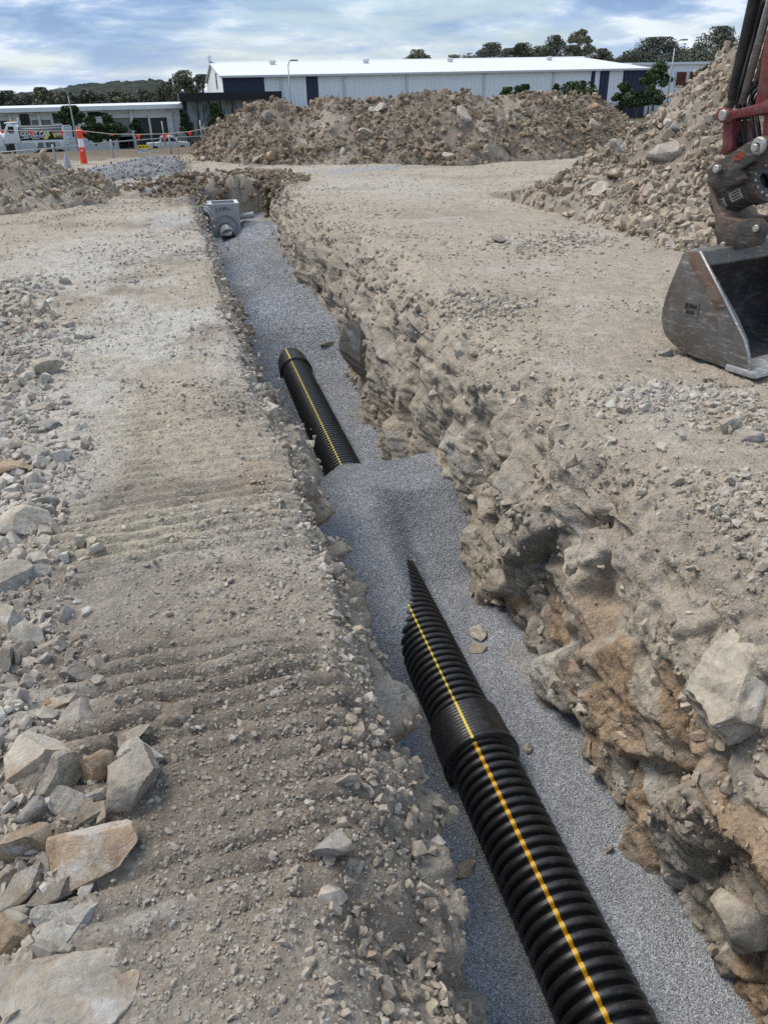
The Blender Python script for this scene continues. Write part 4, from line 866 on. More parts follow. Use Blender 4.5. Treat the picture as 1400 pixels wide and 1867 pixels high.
MB().prism([(-.03, -.085, .004), (-.03, -.06, .034), (-.03, .16, .032), (-.03, .16, -.006), (-.03, -.05, -.006)], (BW+.06, 0, 0), .003).build('cutting_edge', M_EDGE, ex, 35)
MB().prism([(-.010, .0, .036), (-.010, .17, .036), (-.010, .16, .33), (-.010, .055, .215), (-.010, .015, .13)], (.0095, 0, 0), .003).build('side_cutter', M_BKT, ex, 35)
MB().prism([(-.008, .535, .69), (-.008, .645, .688), (-.008, .60, .60), (-.008, .33, .36), (-.008, .24, .40), (-.008, .30, .455), (-.008, .425, .58)], (.0075, 0, 0), .002).build('wear_strip', M_RUSTP, ex, 35)
MB().tube([(-.012, .535, .70), (-.012, .294, .452), (-.012, .068, .212), (-.012, .02, .13), (-.012, -.01, .04)], .009, 8).build('edge_weld', M_EDGE, ex)
pl = MB().box(-.005, -.0005, .475, .60, .27, .37, .001).build('maker_plate', M_BKT, ex)
def lettering(s, size, mat, loc, rot, parent, ext=.002, name='lettering', align='CENTER', bold=0.0, sx=1.0):
    cu = bpy.data.curves.new(name, 'FONT'); cu.body = s; cu.size = size; cu.extrude = ext; cu.align_x = align; cu.align_y = 'CENTER'; cu.offset = bold
    tmp = bpy.data.objects.new(name, cu); COL.objects.link(tmp); dg = bpy.context.evaluated_depsgraph_get(); me = bpy.data.meshes.new_from_object(tmp.evaluated_get(dg)); bpy.data.objects.remove(tmp)
    me.materials.clear(); me.materials.append(mat); me.name = name; o = bpy.data.objects.new(name, me); o.location = loc; o.rotation_euler = rot; o.scale = (sx, 1, 1); return link(o, parent)
FACE_L = (R(90), 0, R(-90))              # upright lettering that faces -x
lettering('JDRM', .040, M_CYL, (-.0065, .5375, .337), FACE_L, pl, .0015, bold=.001); lettering('ENG', .036, M_CYL, (-.0065, .5375, .295), FACE_L, pl, .0015, bold=.001)
def onp(x, y, w):
    """photo pixel -> local (x=w, y, z) on the plane at width w of the bucket"""
    d = Vector(ray(x, y)); nv = Vector((math.cos(BA), math.sin(BA), 0)); E = Vector((0, 0, EYE)); k = ((BT+nv*w-E).dot(nv))/d.dot(nv); q = E+d*k-BT
    return Vector((w, q.dot(Vector((-math.sin(BA), math.cos(BA), 0))), q.z))
def plate(pxs_, w, th, name, mat, parent=ex, bev=.004): return MB().prism([onp(x, y, w) for x, y in pxs_], (th, 0, 0), bev).build(name, mat, parent, 35)
def pin(x, y, w, r, ln, name='pin', mat=None, parent=ex):
    c = onp(x, y, w); return MB().lathe([(0, 0), (0, r*.8), (r*.2, r), (ln, r), (ln, 0)], c-Vector((ln, 0, 0))*0-Vector((.0, 0, 0)), c+Vector((1, 0, 0)), 24).build(name, mat or M_PIN, parent, 35)
W0 = .32
ear = [(1305, 434), (1299, 422), (1318, 415), (1338, 406), (1355, 402), (1370, 398), (1386, 398), (1395, 409), (1394, 426), (1386, 447), (1345, 455), (1307, 461)]
for w in (W0, W0+.40): plate(ear, w, .028, 'bucket_ear', M_HIT)
pin(1315, 447, W0-.02, .02, .48); pin(1375.5, 417, W0-.02, .023, .48)
brk = [(1290, 336), (1300, 345), (1307, 372), (1322, 397), (1345, 402), (1372, 397), (1352, 408), (1318, 420), (1303, 424), (1302, 397), (1296, 366)]
plate(brk, W0+.03, .34, 'hitch_bracket', M_RUSTP)
hp = [(1290, 340), (1287, 330), (1291, 310), (1300, 299), (1312, 292), (1340, 274), (1360, 261), (1373, 253), (1390, 247), (1408, 252), (1416, 275), (1404, 293), (1380, 305), (1366, 322), (1358, 331), (1341, 337), (1322, 340), (1306, 346)]
for w in (W0, W0+.36): plate(hp, w, .035, 'hitch_plate', M_HIT)
pin(1303, 308, W0-.035, .026, .46); pin(1373, 270, W0-.055, .024, .50)
c = onp(1386, 266, W0); MB().lathe([(0, .02), (0, .046), (.012, .055), (.03, .055), (.034, .03)], c-Vector((.035, 0, 0)), c, 12).build('lock_collar', M_PIN, ex, 35)
c1, c2 = onp(1310, 372, W0+.17), onp(1384, 334, W0+.17)
ax = (c2-c1).normalized(); ln = (c2-c1).length
br = MB().lathe([(0, 0), (0, .075), (.012, .112), (.05, .118), (.06, .108), (ln-.06, .108), (ln-.05, .128), (ln, .128), (ln, 0)], c1, c2, 44).build('tilt_drum', M_HIT, ex, 32)
fl = MB().lathe([(ln, .128), (ln+.004, .14), (ln+.04, .14), (ln+.044, .05), (ln+.03, .05)], c1, c2, 44).build('flange', M_HIT, ex, 32)
a_ = ax.orthogonal().normalized(); b_ = ax.cross(a_)
for k in range(14):
    q = c1+ax*(ln+.04)+(a_*math.cos(k*.4488)+b_*math.sin(k*.4488))*.105; MB().lathe([(0, .011), (.012, .011), (.012, 0)], q, q+ax, 8).build('bolt', M_PIN, fl)
# two worn decals wrapped on the drum, turned to the near side
side = Vector((-1, 0, 0)); side = (side-ax*side.dot(ax)).normalized(); upv = ax.cross(side)
if upv.z < 0: upv = -upv
for u0, u1, v0, v1 in ((.10*ln, .40*ln, -34, 0), (.52*ln, .80*ln, -30, 4)):
    dm = MB(); V_ = [[dm.b.verts.new(c1+ax*u+(side*math.cos(R(v))+upv*math.sin(R(v)))*.1095) for v in np.linspace(v0, v1, 6)] for u in (u0, u1)]
    for i in range(5): dm.b.faces.new((V_[0][i], V_[0][i+1], V_[1][i+1], V_[1][i]))
    d_ = dm.build('decal', M_PLATE, br)
    for r_ in range(3):
        ln_ = MB(); v = v0+(v1-v0)*(.22+.28*r_)
        W1 = [[ln_.b.verts.new(c1+ax*(u0+(u1-u0)*t1)+(side*math.cos(R(vv))+upv*math.sin(R(vv)))*.1107) for vv in (v-2.6, v+2.6)] for t1 in (.15, .5+.1*r_, .85)]
        for i in range(2): ln_.b.faces.new((W1[i][0], W1[i][1], W1[i+1][1], W1[i+1][0]))
        ln_.build('print', M_HIT, d_)
tx = onp(1345, 287, W0); lo_ = lettering('A28', .052, M_REDT, tx-Vector((.002, 0, 0)), (0, 0, 0), ex, .001, bold=.0012)
e1 = (onp(1372, 270, W0)-onp(1318, 302, W0)).normalized(); e1 = -e1 if False else e1
xd = Vector((0, e1.y, e1.z)).normalized(); zd = Vector((-1, 0, 0)); yd = zd.cross(xd); lo_.rotation_euler = Matrix((xd, yd, zd)).transposed().to_euler()
plate([(1343, 308), (1366, 292), (1372, 295), (1349, 311)], W0-.045, .043, 'guard', M_CYL); plate([(1341, 325), (1357, 314), (1360, 325), (1342, 334)], W0-.03, .029, 'guard', M_HIT)
# red linkage
plate([(1304, 206), (1311, 197), (1322, 197), (1330, 203), (1388, 187), (1402, 177), (1425, 176), (1432, 192), (1420, 207), (1392, 206), (1334, 217), (1327, 224), (1312, 224), (1304, 216)], W0+.02, .05, 'link', M_RED)
plate([(1304, 206), (1311, 197), (1322, 197), (1330, 203), (1388, 187), (1402, 177), (1425, 176), (1432, 192), (1420, 207), (1392, 206), (1334, 217), (1327, 224), (1312, 224), (1304, 216)], W0+.30, .05, 'link', M_RED)
plate([(1317, 222), (1334, 221), (1334, 262), (1333, 272), (1316, 284)], W0+.05, .27, 'link', M_RED)
plate([(1393, 205), (1412, 203), (1404, 262), (1386, 262)], W0+.05, .04, 'link', M_RED); plate([(1393, 205), (1412, 203), (1404, 262), (1386, 262)], W0+.27, .04, 'link', M_RED)
pin(1315, 210, W0-.012, .033, .42); pin(1413, 191, W0-.01, .04, .42)
# bucket cylinder, rod and dipper arm, which goes on above the frame
A, Bq = onp(1336, 182, W0+.19), onp(1379, -10, W0+.19); up_ = (Bq-A).normalized()
MB().lathe([(0, 0), (0, .036), (.03, .046), (1.45, .046), (1.45, 0)], A, Bq, 24).build('ram', M_CYL, ex, 35)
q = A+up_*.56; MB().lathe([(0, .046), (0, .054), (.16, .054), (.16, .046)], q, q+up_, 24).build('ram_collar', M_CYL, ex, 35)
A2 = onp(1322, 205, W0+.19); MB().lathe([(0, .0), (0, .03), ((A-A2).length+.02, .03)], A2, A, 16).build('rod_eye', M_HIT, ex, 35)
A3, B3 = onp(1352, 190, W0+.10), onp(1399, 20, W0+.10); d3 = (B3-A3).normalized()
MB().tube([A3, A3+d3*1.35], .024, 14).build('guard_bar', M_ROD, ex)
MB().tube([A3+Vector((.03, -.035, 0)), A3+d3*1.35+Vector((.03, -.035, 0))], .016, 12).build('guard_bar', M_ROD, ex)
P0_, P1_ = onp(1413, 191, W0+.19), onp(1425, 15, W0+.19)
dv_ = Vector((0, -.10, 1)).normalized()
MB().prism([(W0+.08, P0_.y+.07, P0_.z-.06), (W0+.08, P0_.y+.09, P0_.z+.35), (W0+.08, P0_.y-.02, P0_.z+2.1), (W0+.08, P0_.y-.42, P0_.z+2.2), (W0+.08, P0_.y-.20, P0_.z+.3), (W0+.08, P0_.y-.07, P0_.z-.06)], (.22, 0, 0), .012).build('dipper_arm', M_RED, ex, 35)
MB().prism([(W0+.04, P0_.y-.05, P0_.z+1.9), (W0+.04, P0_.y-.02, P0_.z+2.15), (W0+.04, P0_.y-2.6, P0_.z+2.75), (W0+.04, P0_.y-5.0, P0_.z+.9), (W0+.04, P0_.y-5.0, P0_.z+.5), (W0+.04, P0_.y-2.6, P0_.z+2.25)], (.30, 0, 0), .012).build('boom', M_RED, ex, 35)
for pts, r in (([(1353, 285), (1350, 255), (1347, 220), (1349, 190), (1356, 168), (1370, 153), (1390, 147), (1415, 152)], .013), ([(1360, 285), (1358, 240), (1356, 200), (1362, 172), (1380, 155), (1415, 160)], .012),
               ([(1375, 252), (1371, 225), (1369, 195), (1373, 172), (1386, 160), (1412, 158)], .011), ([(1385, 251), (1382, 225), (1376, 200), (1378, 178), (1392, 165), (1412, 170)], .011), ([(1349, 262), (1345, 235), (1343, 200), (1349, 160), (1362, 110), (1376, 60), (1392, 0)], .014)):
    ctl = [onp(x, y, W0+.10+.03*(i_ % 3)) for i_, (x, y) in enumerate(pts)]; fine_ = []
    for i in range(len(ctl)-1):
        p0, p1, p2_, p3 = ctl[max(i-1, 0)], ctl[i], ctl[i+1], ctl[min(i+2, len(ctl)-1)]
        for t_ in np.linspace(0, 1, 6, endpoint=(i == len(ctl)-2)):
            fine_.append(0.5*((2*p1)+(-p0+p2_)*t_+(2*p0-5*p1+4*p2_-p3)*t_**2+(-p0+3*p1-3*p2_+p3)*t_**3))
    MB().tube(fine_, r, 8).build('hose', M_HOSE, ex)

# ------------------------------------------------------------------ beyond the site: fence, bunting, bollard, sign
M_GALV = flat_mat('galvanised_steel', (.33, .345, .35), .5, .15, 8, .5); M_ORANGE = flat_mat('orange_plastic', (.80, .075, .035), .45, .1, 5); M_FLAG = flat_mat('flag_plastic', (.80, .13, .085), .6, .12, 5); M_WHITE = flat_mat('white_paint', (.78, .79, .80), .5, .05, 2)
M_ROPE = flat_mat('pale_rope', (.62, .58, .50), .8); M_YP = flat_mat('sign_yellow', (.80, .62, .03), .5, .06); M_BP = flat_mat('sign_blue', (.035, .07, .25), .5, .06); M_BLACK = flat_mat('black_paint', (.012, .012, .014), .45, .1)
M_FILM = flat_mat('clear_plastic_sleeve', (.38, .40, .42), .35, .2, 5)
def gpt(x, y, Y): 
    w = aty(x, y, Y); return Vector((w[0], w[1], 0.0))
YB = 27.6
b0 = Vector(aty(154, 297, YB)); b1 = Vector(aty(144.5, 236, YB)); h = b1.z-b0.z
bo = empty('bollard', (b0.x, YB, b0.z)); bo.rotation_euler = (0, R(2.0), 0); tag(bo, 'orange plastic bollard with a white band standing on the grey gravel', 'bollard')
MB().lathe([(-.05, .11), (0, .105), (h*.47, .088)], (0, 0, 0), (0, 0, 1), 20, True).build('body', M_ORANGE, bo, 40)
MB().lathe([(h*.472, .086), (h*.735, .082)], (0, 0, 0), (0, 0, 1), 20).build('reflective_band', M_WHITE, bo, 40)
mb = MB().lathe([(h*.735, .089), (h*.9, .088), (h*.93, .095), (h*.98, .09), (h, .06)], (0, 0, 0), (0, 0, 1), 20, True); mb.tube([(-.05, 0, h-.01), (-.04, 0, h+.05), (.04, 0, h+.05), (.05, 0, h-.01)], .014, 6); mb.build('top', M_ORANGE, bo, 40)
MB().lathe([(0, .001), (0, .028), (.006, .028), (.006, .001)], (0, -.098, h*.38), (0, -1, 0), 12).build('reflector', M_WHITE, bo)
sl = Vector(aty(124, 303, 24)); mb = MB(); mb.lathe([(-.05, .10), (.08, .09), (.18, .06), (.28, .035), (.36, .01)], sl, sl+Vector((.02, 0, 1)), 9); tag(mb.build('plastic_sleeve', M_FILM, None, 20), 'pale crumpled plastic sleeve standing up behind the left rubble heap', 'plastic sleeve')
def fpost(x, yb, yt, Y, lab, r=.028, nm='fence_post'):
    a, b = Vector(aty(x, yb, Y)), Vector(aty(x, yt, Y)); b.x = a.x; return a, b
fence = empty('site_fence', (aty(100, 290, 29)[0], 29, 0)); tag(fence, 'low galvanised pipe rail and wire fence along the far edge of the site', 'fence')
fp = []
for x, yb, yt, Y in ((-80, 306, 279, 28.2), (103.5, 300, 263, 28.6), (208.5, 291, 254, 29.4), (313, 280, 245, 30.6), (412, 272, 240, 31.4)):
    a, b = fpost(x, yb, yt, Y, ''); a.z -= .3; o = MB().tube([a-fence.location, b-fence.location], .03, 8).build('post', M_GALV, fence); fp.append((x, Y))
rail = [(-80, 284.5), (97, 270), (208, 258.5), (312, 251), (412, 246)]
rp = [Vector(aty(x, y, fp[i][1]-.04))-fence.location for i, (x, y) in enumerate(rail)]
MB().tube(rp, .017, 8).build('rail', M_GALV, fence)
for k, dz in ((0, -.22), (1, -.42)): MB().tube([p+Vector((0, 0, dz)) for p in rp], .003, 4).build('wire', M_GALV, fence)
mm = MB()
for s_ in range(4):
    for u in np.linspace(0, 1, 26)[1:-1]:
        p = rp[s_].lerp(rp[s_+1], float(u)); mm.tube([p, p+Vector((0, 0, -.55))], .0012, 3, False)
mm.build('mesh', M_GALV, fence)
# bunting rope with flags; the rope is tied to taller stakes
FY = 27.0
rope_px = [(-60, 243), (4, 237.5), (57, 239), (110, 239), (146, 238), (205, 244.5), (252, 245), (300, 244), (345, 240), (370, 235), (400, 228)]
rope = [Vector(aty(x, y, FY)) for x, y in rope_px]
bu = MB().tube(rope, .008, 6).build('bunting_rope', M_ROPE); tag(bu, 'pale rope strung between stakes to carry the orange flags', 'rope')
FL = [(4, 238.5, 10, 7, 'at the left edge, in front of the white cab'), (57, 236, 9, 9, 'in front of the black truck sign'), (113, 240, 9, 8, 'beside the tailgate of the truck'), (153, 241.5, 10, 6, 'blowing beside the bollard top'), (204, 245.5, 11, 3.5, 'folded flat above the second fence post'), (252, 249.5, 10, 10, 'above the yellow and blue sign'), (300, 249.5, 10.5, 12.5, 'in front of the dark roller door'), (345.5, 244.5, 10, 8.5, 'nearest to the long heap')]
for x, y, w, hh, lab in FL:
    yt = np.interp(x, [p[0] for p in rope_px], [p[1] for p in rope_px])
    A, Bq = Vector(aty(x-w/2, yt, FY)), Vector(aty(x+w/2, yt, FY)); Cq = Vector(aty(x+(2 if x != 153 else 6), yt+hh, FY)); n_ = Vector((0, .004, 0)); wv = Vector((0, -.05, 0))
    m1 = MB(); mid = (A+Bq)/2; c1_ = A.lerp(Cq, .5)+wv; c2_ = Bq.lerp(Cq, .5)-wv*.5
    m1.b.verts.ensure_lookup_table(); v = [m1.b.verts.new(q) for q in (A, mid-wv*.3, Bq, c2_, Cq, c1_)]; m1.b.faces.new((v[0], v[1], v[5])); m1.b.faces.new((v[1], v[2], v[3])); m1.b.faces.new((v[1], v[3], v[5])); m1.b.faces.new((v[5], v[3], v[4]))
    bmesh.ops.solidify(m1.b, geom=m1.b.faces[:], thickness=.006)
    tag(m1.build('bunting_flag', M_FLAG), 'orange red bunting flag '+lab, 'flag', 'orange bunting flags on the rope')
for x, yb, yt, lab in ((370, 262, 219, 'grey steel stake at the end of the bunting rope by the long heap'), (299.5, 250, 221, 'pale post standing up behind the bunting before the dark roller door'), (326, 276, 250, 'thin grey stake in the wire fence near the long heap')):
    a, b = Vector(aty(x, yb, FY+.6)), Vector(aty(x, yt, FY+.6)); b.x = a.x; a.z -= .25; tag(MB().tube([a, b], .02 if x != 326 else .014, 8).build('stake', M_GALV), lab, 'stake')
a, b = Vector(aty(-62, 285, FY)), Vector(aty(-62, 238, FY)); b.x = a.x; a.z -= .3; tag(MB().tube([a, b], .02, 6).build('stake', M_GALV), 'steel stake holding the near end of the bunting rope', 'stake')
SY = 29.7
s0, s1 = Vector(aty(253.5, 279, SY)), Vector(aty(272.5, 264, SY)); sg = empty('safety_sign', ((s0.x+s1.x)/2, SY, (s0.z+s1.z)/2)); tag(sg, 'small yellow blue and white notice hung on the wire fence', 'sign')
sw, sh_ = (s1.x-s0.x)/2, (s1.z-s0.z)/2
MB().box(-sw, sw, 0, .008, -sh_, sh_).build('board', M_WHITE, sg); MB().box(-sw, sw, -.003, -.0005, sh_*.05, sh_).build('yellow_panel', M_YP, sg); MB().box(-sw, sw, -.003, -.0005, -sh_*.45, sh_*.04).build('blue_panel', M_BP, sg)
mb = MB(); mb.lathe([(0, .0), (0, .035), (.003, .035), (.003, 0)], (-sw*.68, -.004, sh_*.5), (-sw*.68, -5, sh_*.5), 10)
r_ = random.Random(4)
def squiggle(mb, x0, x1, z, hgt, y=-.0045):
    x = x0
    while x < x1:
        w_ = r_.uniform(.5, 1.0)*hgt; mb.box(x, min(x+w_*.65, x1), y-.002, y, z-hgt*r_.uniform(.35, .5), z+hgt*r_.uniform(.35, .5)); x += w_
squiggle(mb, -sw*.42, sw*.85, sh_*.55, .055); mb.build('print', M_BLACK, sg); mb = MB(); squiggle(mb, -sw*.8, sw*.8, -sh_*.2, .045); mb.build('print', M_WHITE, sg); mb = MB(); squiggle(mb, -sw*.8, sw*.8, -sh_*.72, .03, -.0005); mb.build('print', M_BP, sg)
for x_ in (-sw*.8, sw*.8): MB().tube([(x_, .012, sh_-.02), (x_, .02, sh_+.10)], .004, 4).build('tie', M_GALV, sg)

# ------------------------------------------------------------------ buildings
def mat_clad(name, col, pitch=.76, var=.05):
    t = NT(name); p = t.pos(); m = t.n('Mapping', Vector=p, Scale=(.5, .5, .12)).outputs[0]
    c = t.mix(t.noise(m, 1.2, 6, .65), tuple(v*(1-var) for v in col), tuple(v*(1+var) for v in col)); return t.done(c, .5, None, 0, .35)
M_CW, M_CN, M_ROOF = mat_clad('white_cladding', (.84, .865, .89)), mat_clad('navy_cladding', (.028, .037, .072), .2, .1), mat_clad('white_roof_sheet', (.74, .76, .78), .76, .04)
M_TILT = flat_mat('tilt_panel', (.60, .60, .595), .8, .06, .4); M_TRIM = flat_mat('pale_trim', (.62, .63, .63), .6, .05, 2); M_DARKW = flat_mat('charcoal_fascia', (.020, .021, .024), .6, .12, .8); M_RDOOR = mat_clad('grey_green_door', (.20, .225, .205), .12); M_RDARK = mat_clad('dark_roller_door', (.035, .037, .04), .12, .1)
def mat_glass():
    t = NT('window_glass'); p = t.pos(); return t.done(t.mix(t.noise(p, .5, 3), (.012, .015, .018), (.03, .035, .04)), .06, None, 0, .5)
M_GLASS = mat_glass()
def mat_mirror():
    t = NT('patterned_glass'); p = t.pos(); m = t.n('Mapping', Vector=p, Scale=(3.2, 3.2, .5)).outputs[0]; return t.done(t.mix(t.ramp(t.noise(m, 1.6, 5, .7, 1.0), [(.42, 0.0), (.58, 1.0)]), (.05, .062, .068), (.27, .32, .335)), .12, None, 0, .5)
M_MIR = mat_mirror(); M_LOUV = flat_mat('red_brown_louvre', (.17, .045, .03), .6, .15, 3)
GB = lambda x, Y: float(terrain(np.array([float(x)]), np.array([float(Y)]))[0])
# long white shed, its long side square to the trench
SYD = 110.0
sx0, ez0 = aty(405, 140, SYD)[0], aty(405, 140, SYD)[2]; sx1 = aty(1183, 126, SYD)[0]; HD = 20.5; rz_ = 6.25; EZ = 4.12; bz = -3.0
shed = empty('industrial_shed', ((sx0+sx1)/2, SYD, bz)); tag(shed, 'long white metal shed with navy panels and white roof behind the heap', 'shed'); SO = shed.location
def xat(px, Y=SYD, y=150): return aty(px, y, Y)[0]
cuts = [405, 482, 513, 558, 580, 627, 741, 882, 1008, 1076, 1083.5, 1092, 1109, 1134, 1186]
kinds = ['navy', 'white', 'white', 'navy', 'white', 'white', 'white', 'white', 'white', 'navy', 'white', 'navy', 'white', 'navy']
cx = [xat(c) for c in cuts]; cx[0] = sx0; cx[-1] = sx1
for i, k in enumerate(kinds):
    mb = MB().box(cx[i]-SO.x+.004, cx[i+1]-SO.x-.004, 0, .25, 0, EZ-bz-.06); q = cx[i]-SO.x+.3
    while q < cx[i+1]-SO.x-.2: mb.box(q-.07, q+.07, -.045, -.001, 0, EZ-bz-.065); q += .62
    mb.build('wall_panel', M_CN if k == 'navy' else M_CW, shed)
MB().box(sx0-SO.x, sx1-SO.x, HD*2-.3, HD*2, 0, EZ-bz-.1).build('wall_panel', M_CW, shed)
for x_, nm in ((sx0-SO.x, 0), (sx1-SO.x-.25, 1)): MB().prism([(x_, .26, 0), (x_, HD*2-.31, 0), (x_, HD*2-.31, EZ-bz-.1), (x_, HD, rz_-bz-.12), (x_, .26, EZ-bz-.1)], (.25, 0, 0)).build('gable_wall', M_CW, shed)
for s_ in (0, 1):
    y0, y1 = (-.35, HD) if s_ == 0 else (HD*2+.35, HD); MB().prism([(sx0-SO.x-.3, y0, EZ-bz), (sx0-SO.x-.3, y1, rz_-bz), (sx0-SO.x-.3, y1, rz_-bz+.12), (sx0-SO.x-.3, y0, EZ-bz+.12)], (sx1-sx0+.6, 0, 0)).build('roof', M_ROOF, shed)
MB().box(sx0-SO.x-.3, sx1-SO.x+.3, -.55, -.37, EZ-bz-.12, EZ-bz+.1).build('gutter', M_TRIM, shed)
MB().prism([(sx0-SO.x-.32, HD-.3, rz_-bz+.1), (sx0-SO.x-.32, HD+.3, rz_-bz+.1), (sx0-SO.x-.32, HD, rz_-bz+.26)], (sx1-sx0+.64, 0, 0)).build('ridge_cap', M_ROOF, shed)
MB().box(sx0-SO.x-.45, sx0-SO.x+.05, HD-.8, HD+.8, rz_-bz+.28, rz_-bz+1.0).build('gable_finial', M_ROOF, shed)
for c in (513, 627, 741, 882, 1008): MB().box(xat(c)-SO.x-.13, xat(c)-SO.x+.13, -.22, -.01, 0, EZ-bz-.13).build('downpipe', M_TRIM, shed)
for c in (497, 667, 820, 1000):
    x_ = aty(c, 118, SYD+HD*.75)[0]-SO.x; z_ = EZ-bz+(rz_-EZ)*.72; MB().lathe([(0, .38), (.4, .38), (.4, .5), (.7, .5), (.75, .1)], (x_, HD*.75, z_), (x_, HD*.75, z_+2), 14, True).build('roof_vent', M_TRIM, shed, 40)
gv = MB().box(sx0-SO.x-.06, sx0-SO.x-.005, 11.0, 13.8, EZ-bz-1.1, EZ-bz+.7).build('gable_window', M_DARKW, shed)
for k in range(6): MB().box(sx0-SO.x-.12, sx0-SO.x-.062, 11.1, 13.7, EZ-bz-1.0+.28*k, EZ-bz-.86+.28*k).build('slat', M_TRIM, gv)
# low tilt-panel units on the street
LY = 100.0; lx1 = aty(338, 200, LY)[0]; lx0 = -46.0; lz = -3.4; le = aty(200, 200.5, LY)[2]; le = float(le)
units = empty('industrial_units', ((lx0+lx1)/2, LY, lz)); tag(units, 'low grey row of tilt panel units with a white roof at the left', 'building'); UO = units.location
OPN = [(-60, 219, -44, 233, 'dark'), (-30, 206, -14, 228, 'glass'), (2, 220, 18.5, 235, 'dark'), (37, 206, 55, 229, 'glass'), (59, 219, 71.5, 232, 'door'), (75, 218.5, 94, 232, 'door'), (97, 206, 106.5, 225, 'glass'), (160, 202, 197, 212.5, 'glass'), (211.5, 215, 239, 244, 'door'), (245, 214.5, 272, 243, 'dark'), (276, 214.5, 306, 243, 'dark'), (328, 198.5, 338.5, 215, 'glass')]
segs = []
for a, t_, b, bt, k in OPN:
    m_ = (t_+bt)/2; xa, xb = aty(a, m_, LY)[0], aty(b, m_, LY)[0]; zt = min(aty((a+b)/2, t_, LY)[2], le-.15); zb = max(aty((a+b)/2, bt, LY)[2], lz)
    if k in ('door', 'dark') : zb = lz if bt > 230 else zb
    segs.append((xa-UO.x, xb-UO.x, zb-lz, zt-lz, k))
wt = le-lz; x_ = lx0-UO.x; X1 = lx1-UO.x; WIDE = 5.0
def wallbox(a, b, z0, z1):
    n_ = max(1, int(math.ceil((b-a)/WIDE))) if z1-z0 > 2.5 else 1
    for i in range(n_): MB().box(a+(b-a)*i/n_+.006, a+(b-a)*(i+1)/n_-.006, 0, .22, z0, z1).build('wall_panel', M_TILT, units)
for (a, b, z0, z1, k) in segs:
    if a > x_: wallbox(x_, a, 0, wt)
    if z1 < wt-.05: wallbox(a, b, z1, wt)
    if z0 > .05: wallbox(a, b, 0, z0)
    if k == 'glass':
        w_ = MB().box(a, b, .10, .14, z0, z1).build('window', M_GLASS, units); f_ = MB()
        for q in np.linspace(a, b, 3 if b-a < 2 else 4): f_.box(q-.05, q+.05, .04, .098, z0, z1)
        f_.box(a, b, .045, .09, z0, z0+.09); f_.box(a, b, .045, .09, z1-.09, z1); f_.box(a, b, .045, .09, z0+(z1-z0)*.42, z0+(z1-z0)*.42+.06); f_.build('frame', M_TRIM if k == 'x' else M_DARKW, w_)
    else:
        zl = z0 if k == 'dark' or b-a < 1.6 or z1-z0 < 2 else z0+(z1-z0)*.46
        MB().box(a, b, .16, .2, zl, z1).build('roller_door', M_RDARK if k == 'dark' else M_RDOOR, units)
        if zl > z0+.1: MB().box(a, b, 5.0, 5.1, z0, zl).build('back_wall', M_DARKW, units)
    x_ = b
wallbox(x_, X1-.006, 0, wt) if X1-x_ > .05 else None
MB().box(lx0-UO.x, X1, 15.8, 16, 0, wt).build('wall_panel', M_TILT, units); MB().box(X1-.2, X1-.002, .24, 15.7, 0, wt).build('wall_panel', M_TILT, units)
MB().prism([(lx0-UO.x-.3, -.75, wt+.004), (lx0-UO.x-.3, 16.2, wt+.5), (lx0-UO.x-.3, 16.2, wt+.62), (lx0-UO.x-.3, -.75, wt+.42)], (X1-lx0+UO.x+.5, 0, 0)).build('roof', M_ROOF, units)
for px_ in (17, 70, 201, 239, 311): 
    q = aty(px_, 205, LY)[0]-UO.x; MB().box(q-.14, q+.14, -.2, -.01, 0, wt-.02).build('downpipe', M_TRIM, units); MB().tube([(q-.05, -.25, wt-.25), (q-1.0, -.5, wt-.12)], .07, 6).build('wall_lamp', M_TRIM, units)
# charcoal office with glass front
OY = 96.0; ox0, ox1 = aty(327, 180, OY)[0], aty(514, 175, OY)[0]; ot, ob = aty(420, 168, OY)[2], aty(420, 183.5, OY)[2]; oz = -3.3
off = empty('office', ((ox0+ox1)/2, OY, oz)); tag(off, 'charcoal flat roofed office with tall patterned glass beside the units', 'building'); OO = off.location
MB().box(ox0-OO.x, ox1-OO.x, 0, 11, ob-oz, ot-oz).build('roof', M_DARKW, off); gx0 = aty(340, 200, OY)[0]-OO.x
n_ = 8; gx1 = ox1-OO.x-.4
for i in range(n_):
    a, b = gx0+(gx1-gx0)*i/n_, gx0+(gx1-gx0)*(i+1)/n_; MB().box(a+.06, b-.06, .95, 1.0, .9, ob-oz-.004).build('glass_pane', M_MIR, off); MB().box(a-.058, a+.058, .85, 1.05, .0, ob-oz-.004).build('mullion', M_DARKW, off)
MB().box(gx0+.06, gx1, .9, 1.05, 0, .88).build('base_wall', M_DARKW, off); MB().box(gx1+.005, gx1+.3, .9, 10.8, 0, ob-oz-.004).build('side_wall', M_DARKW, off); MB().box(gx0-.3, gx0-.07, .8, 10.8, 0, ob-oz-.004).build('side_wall', M_DARKW, off)
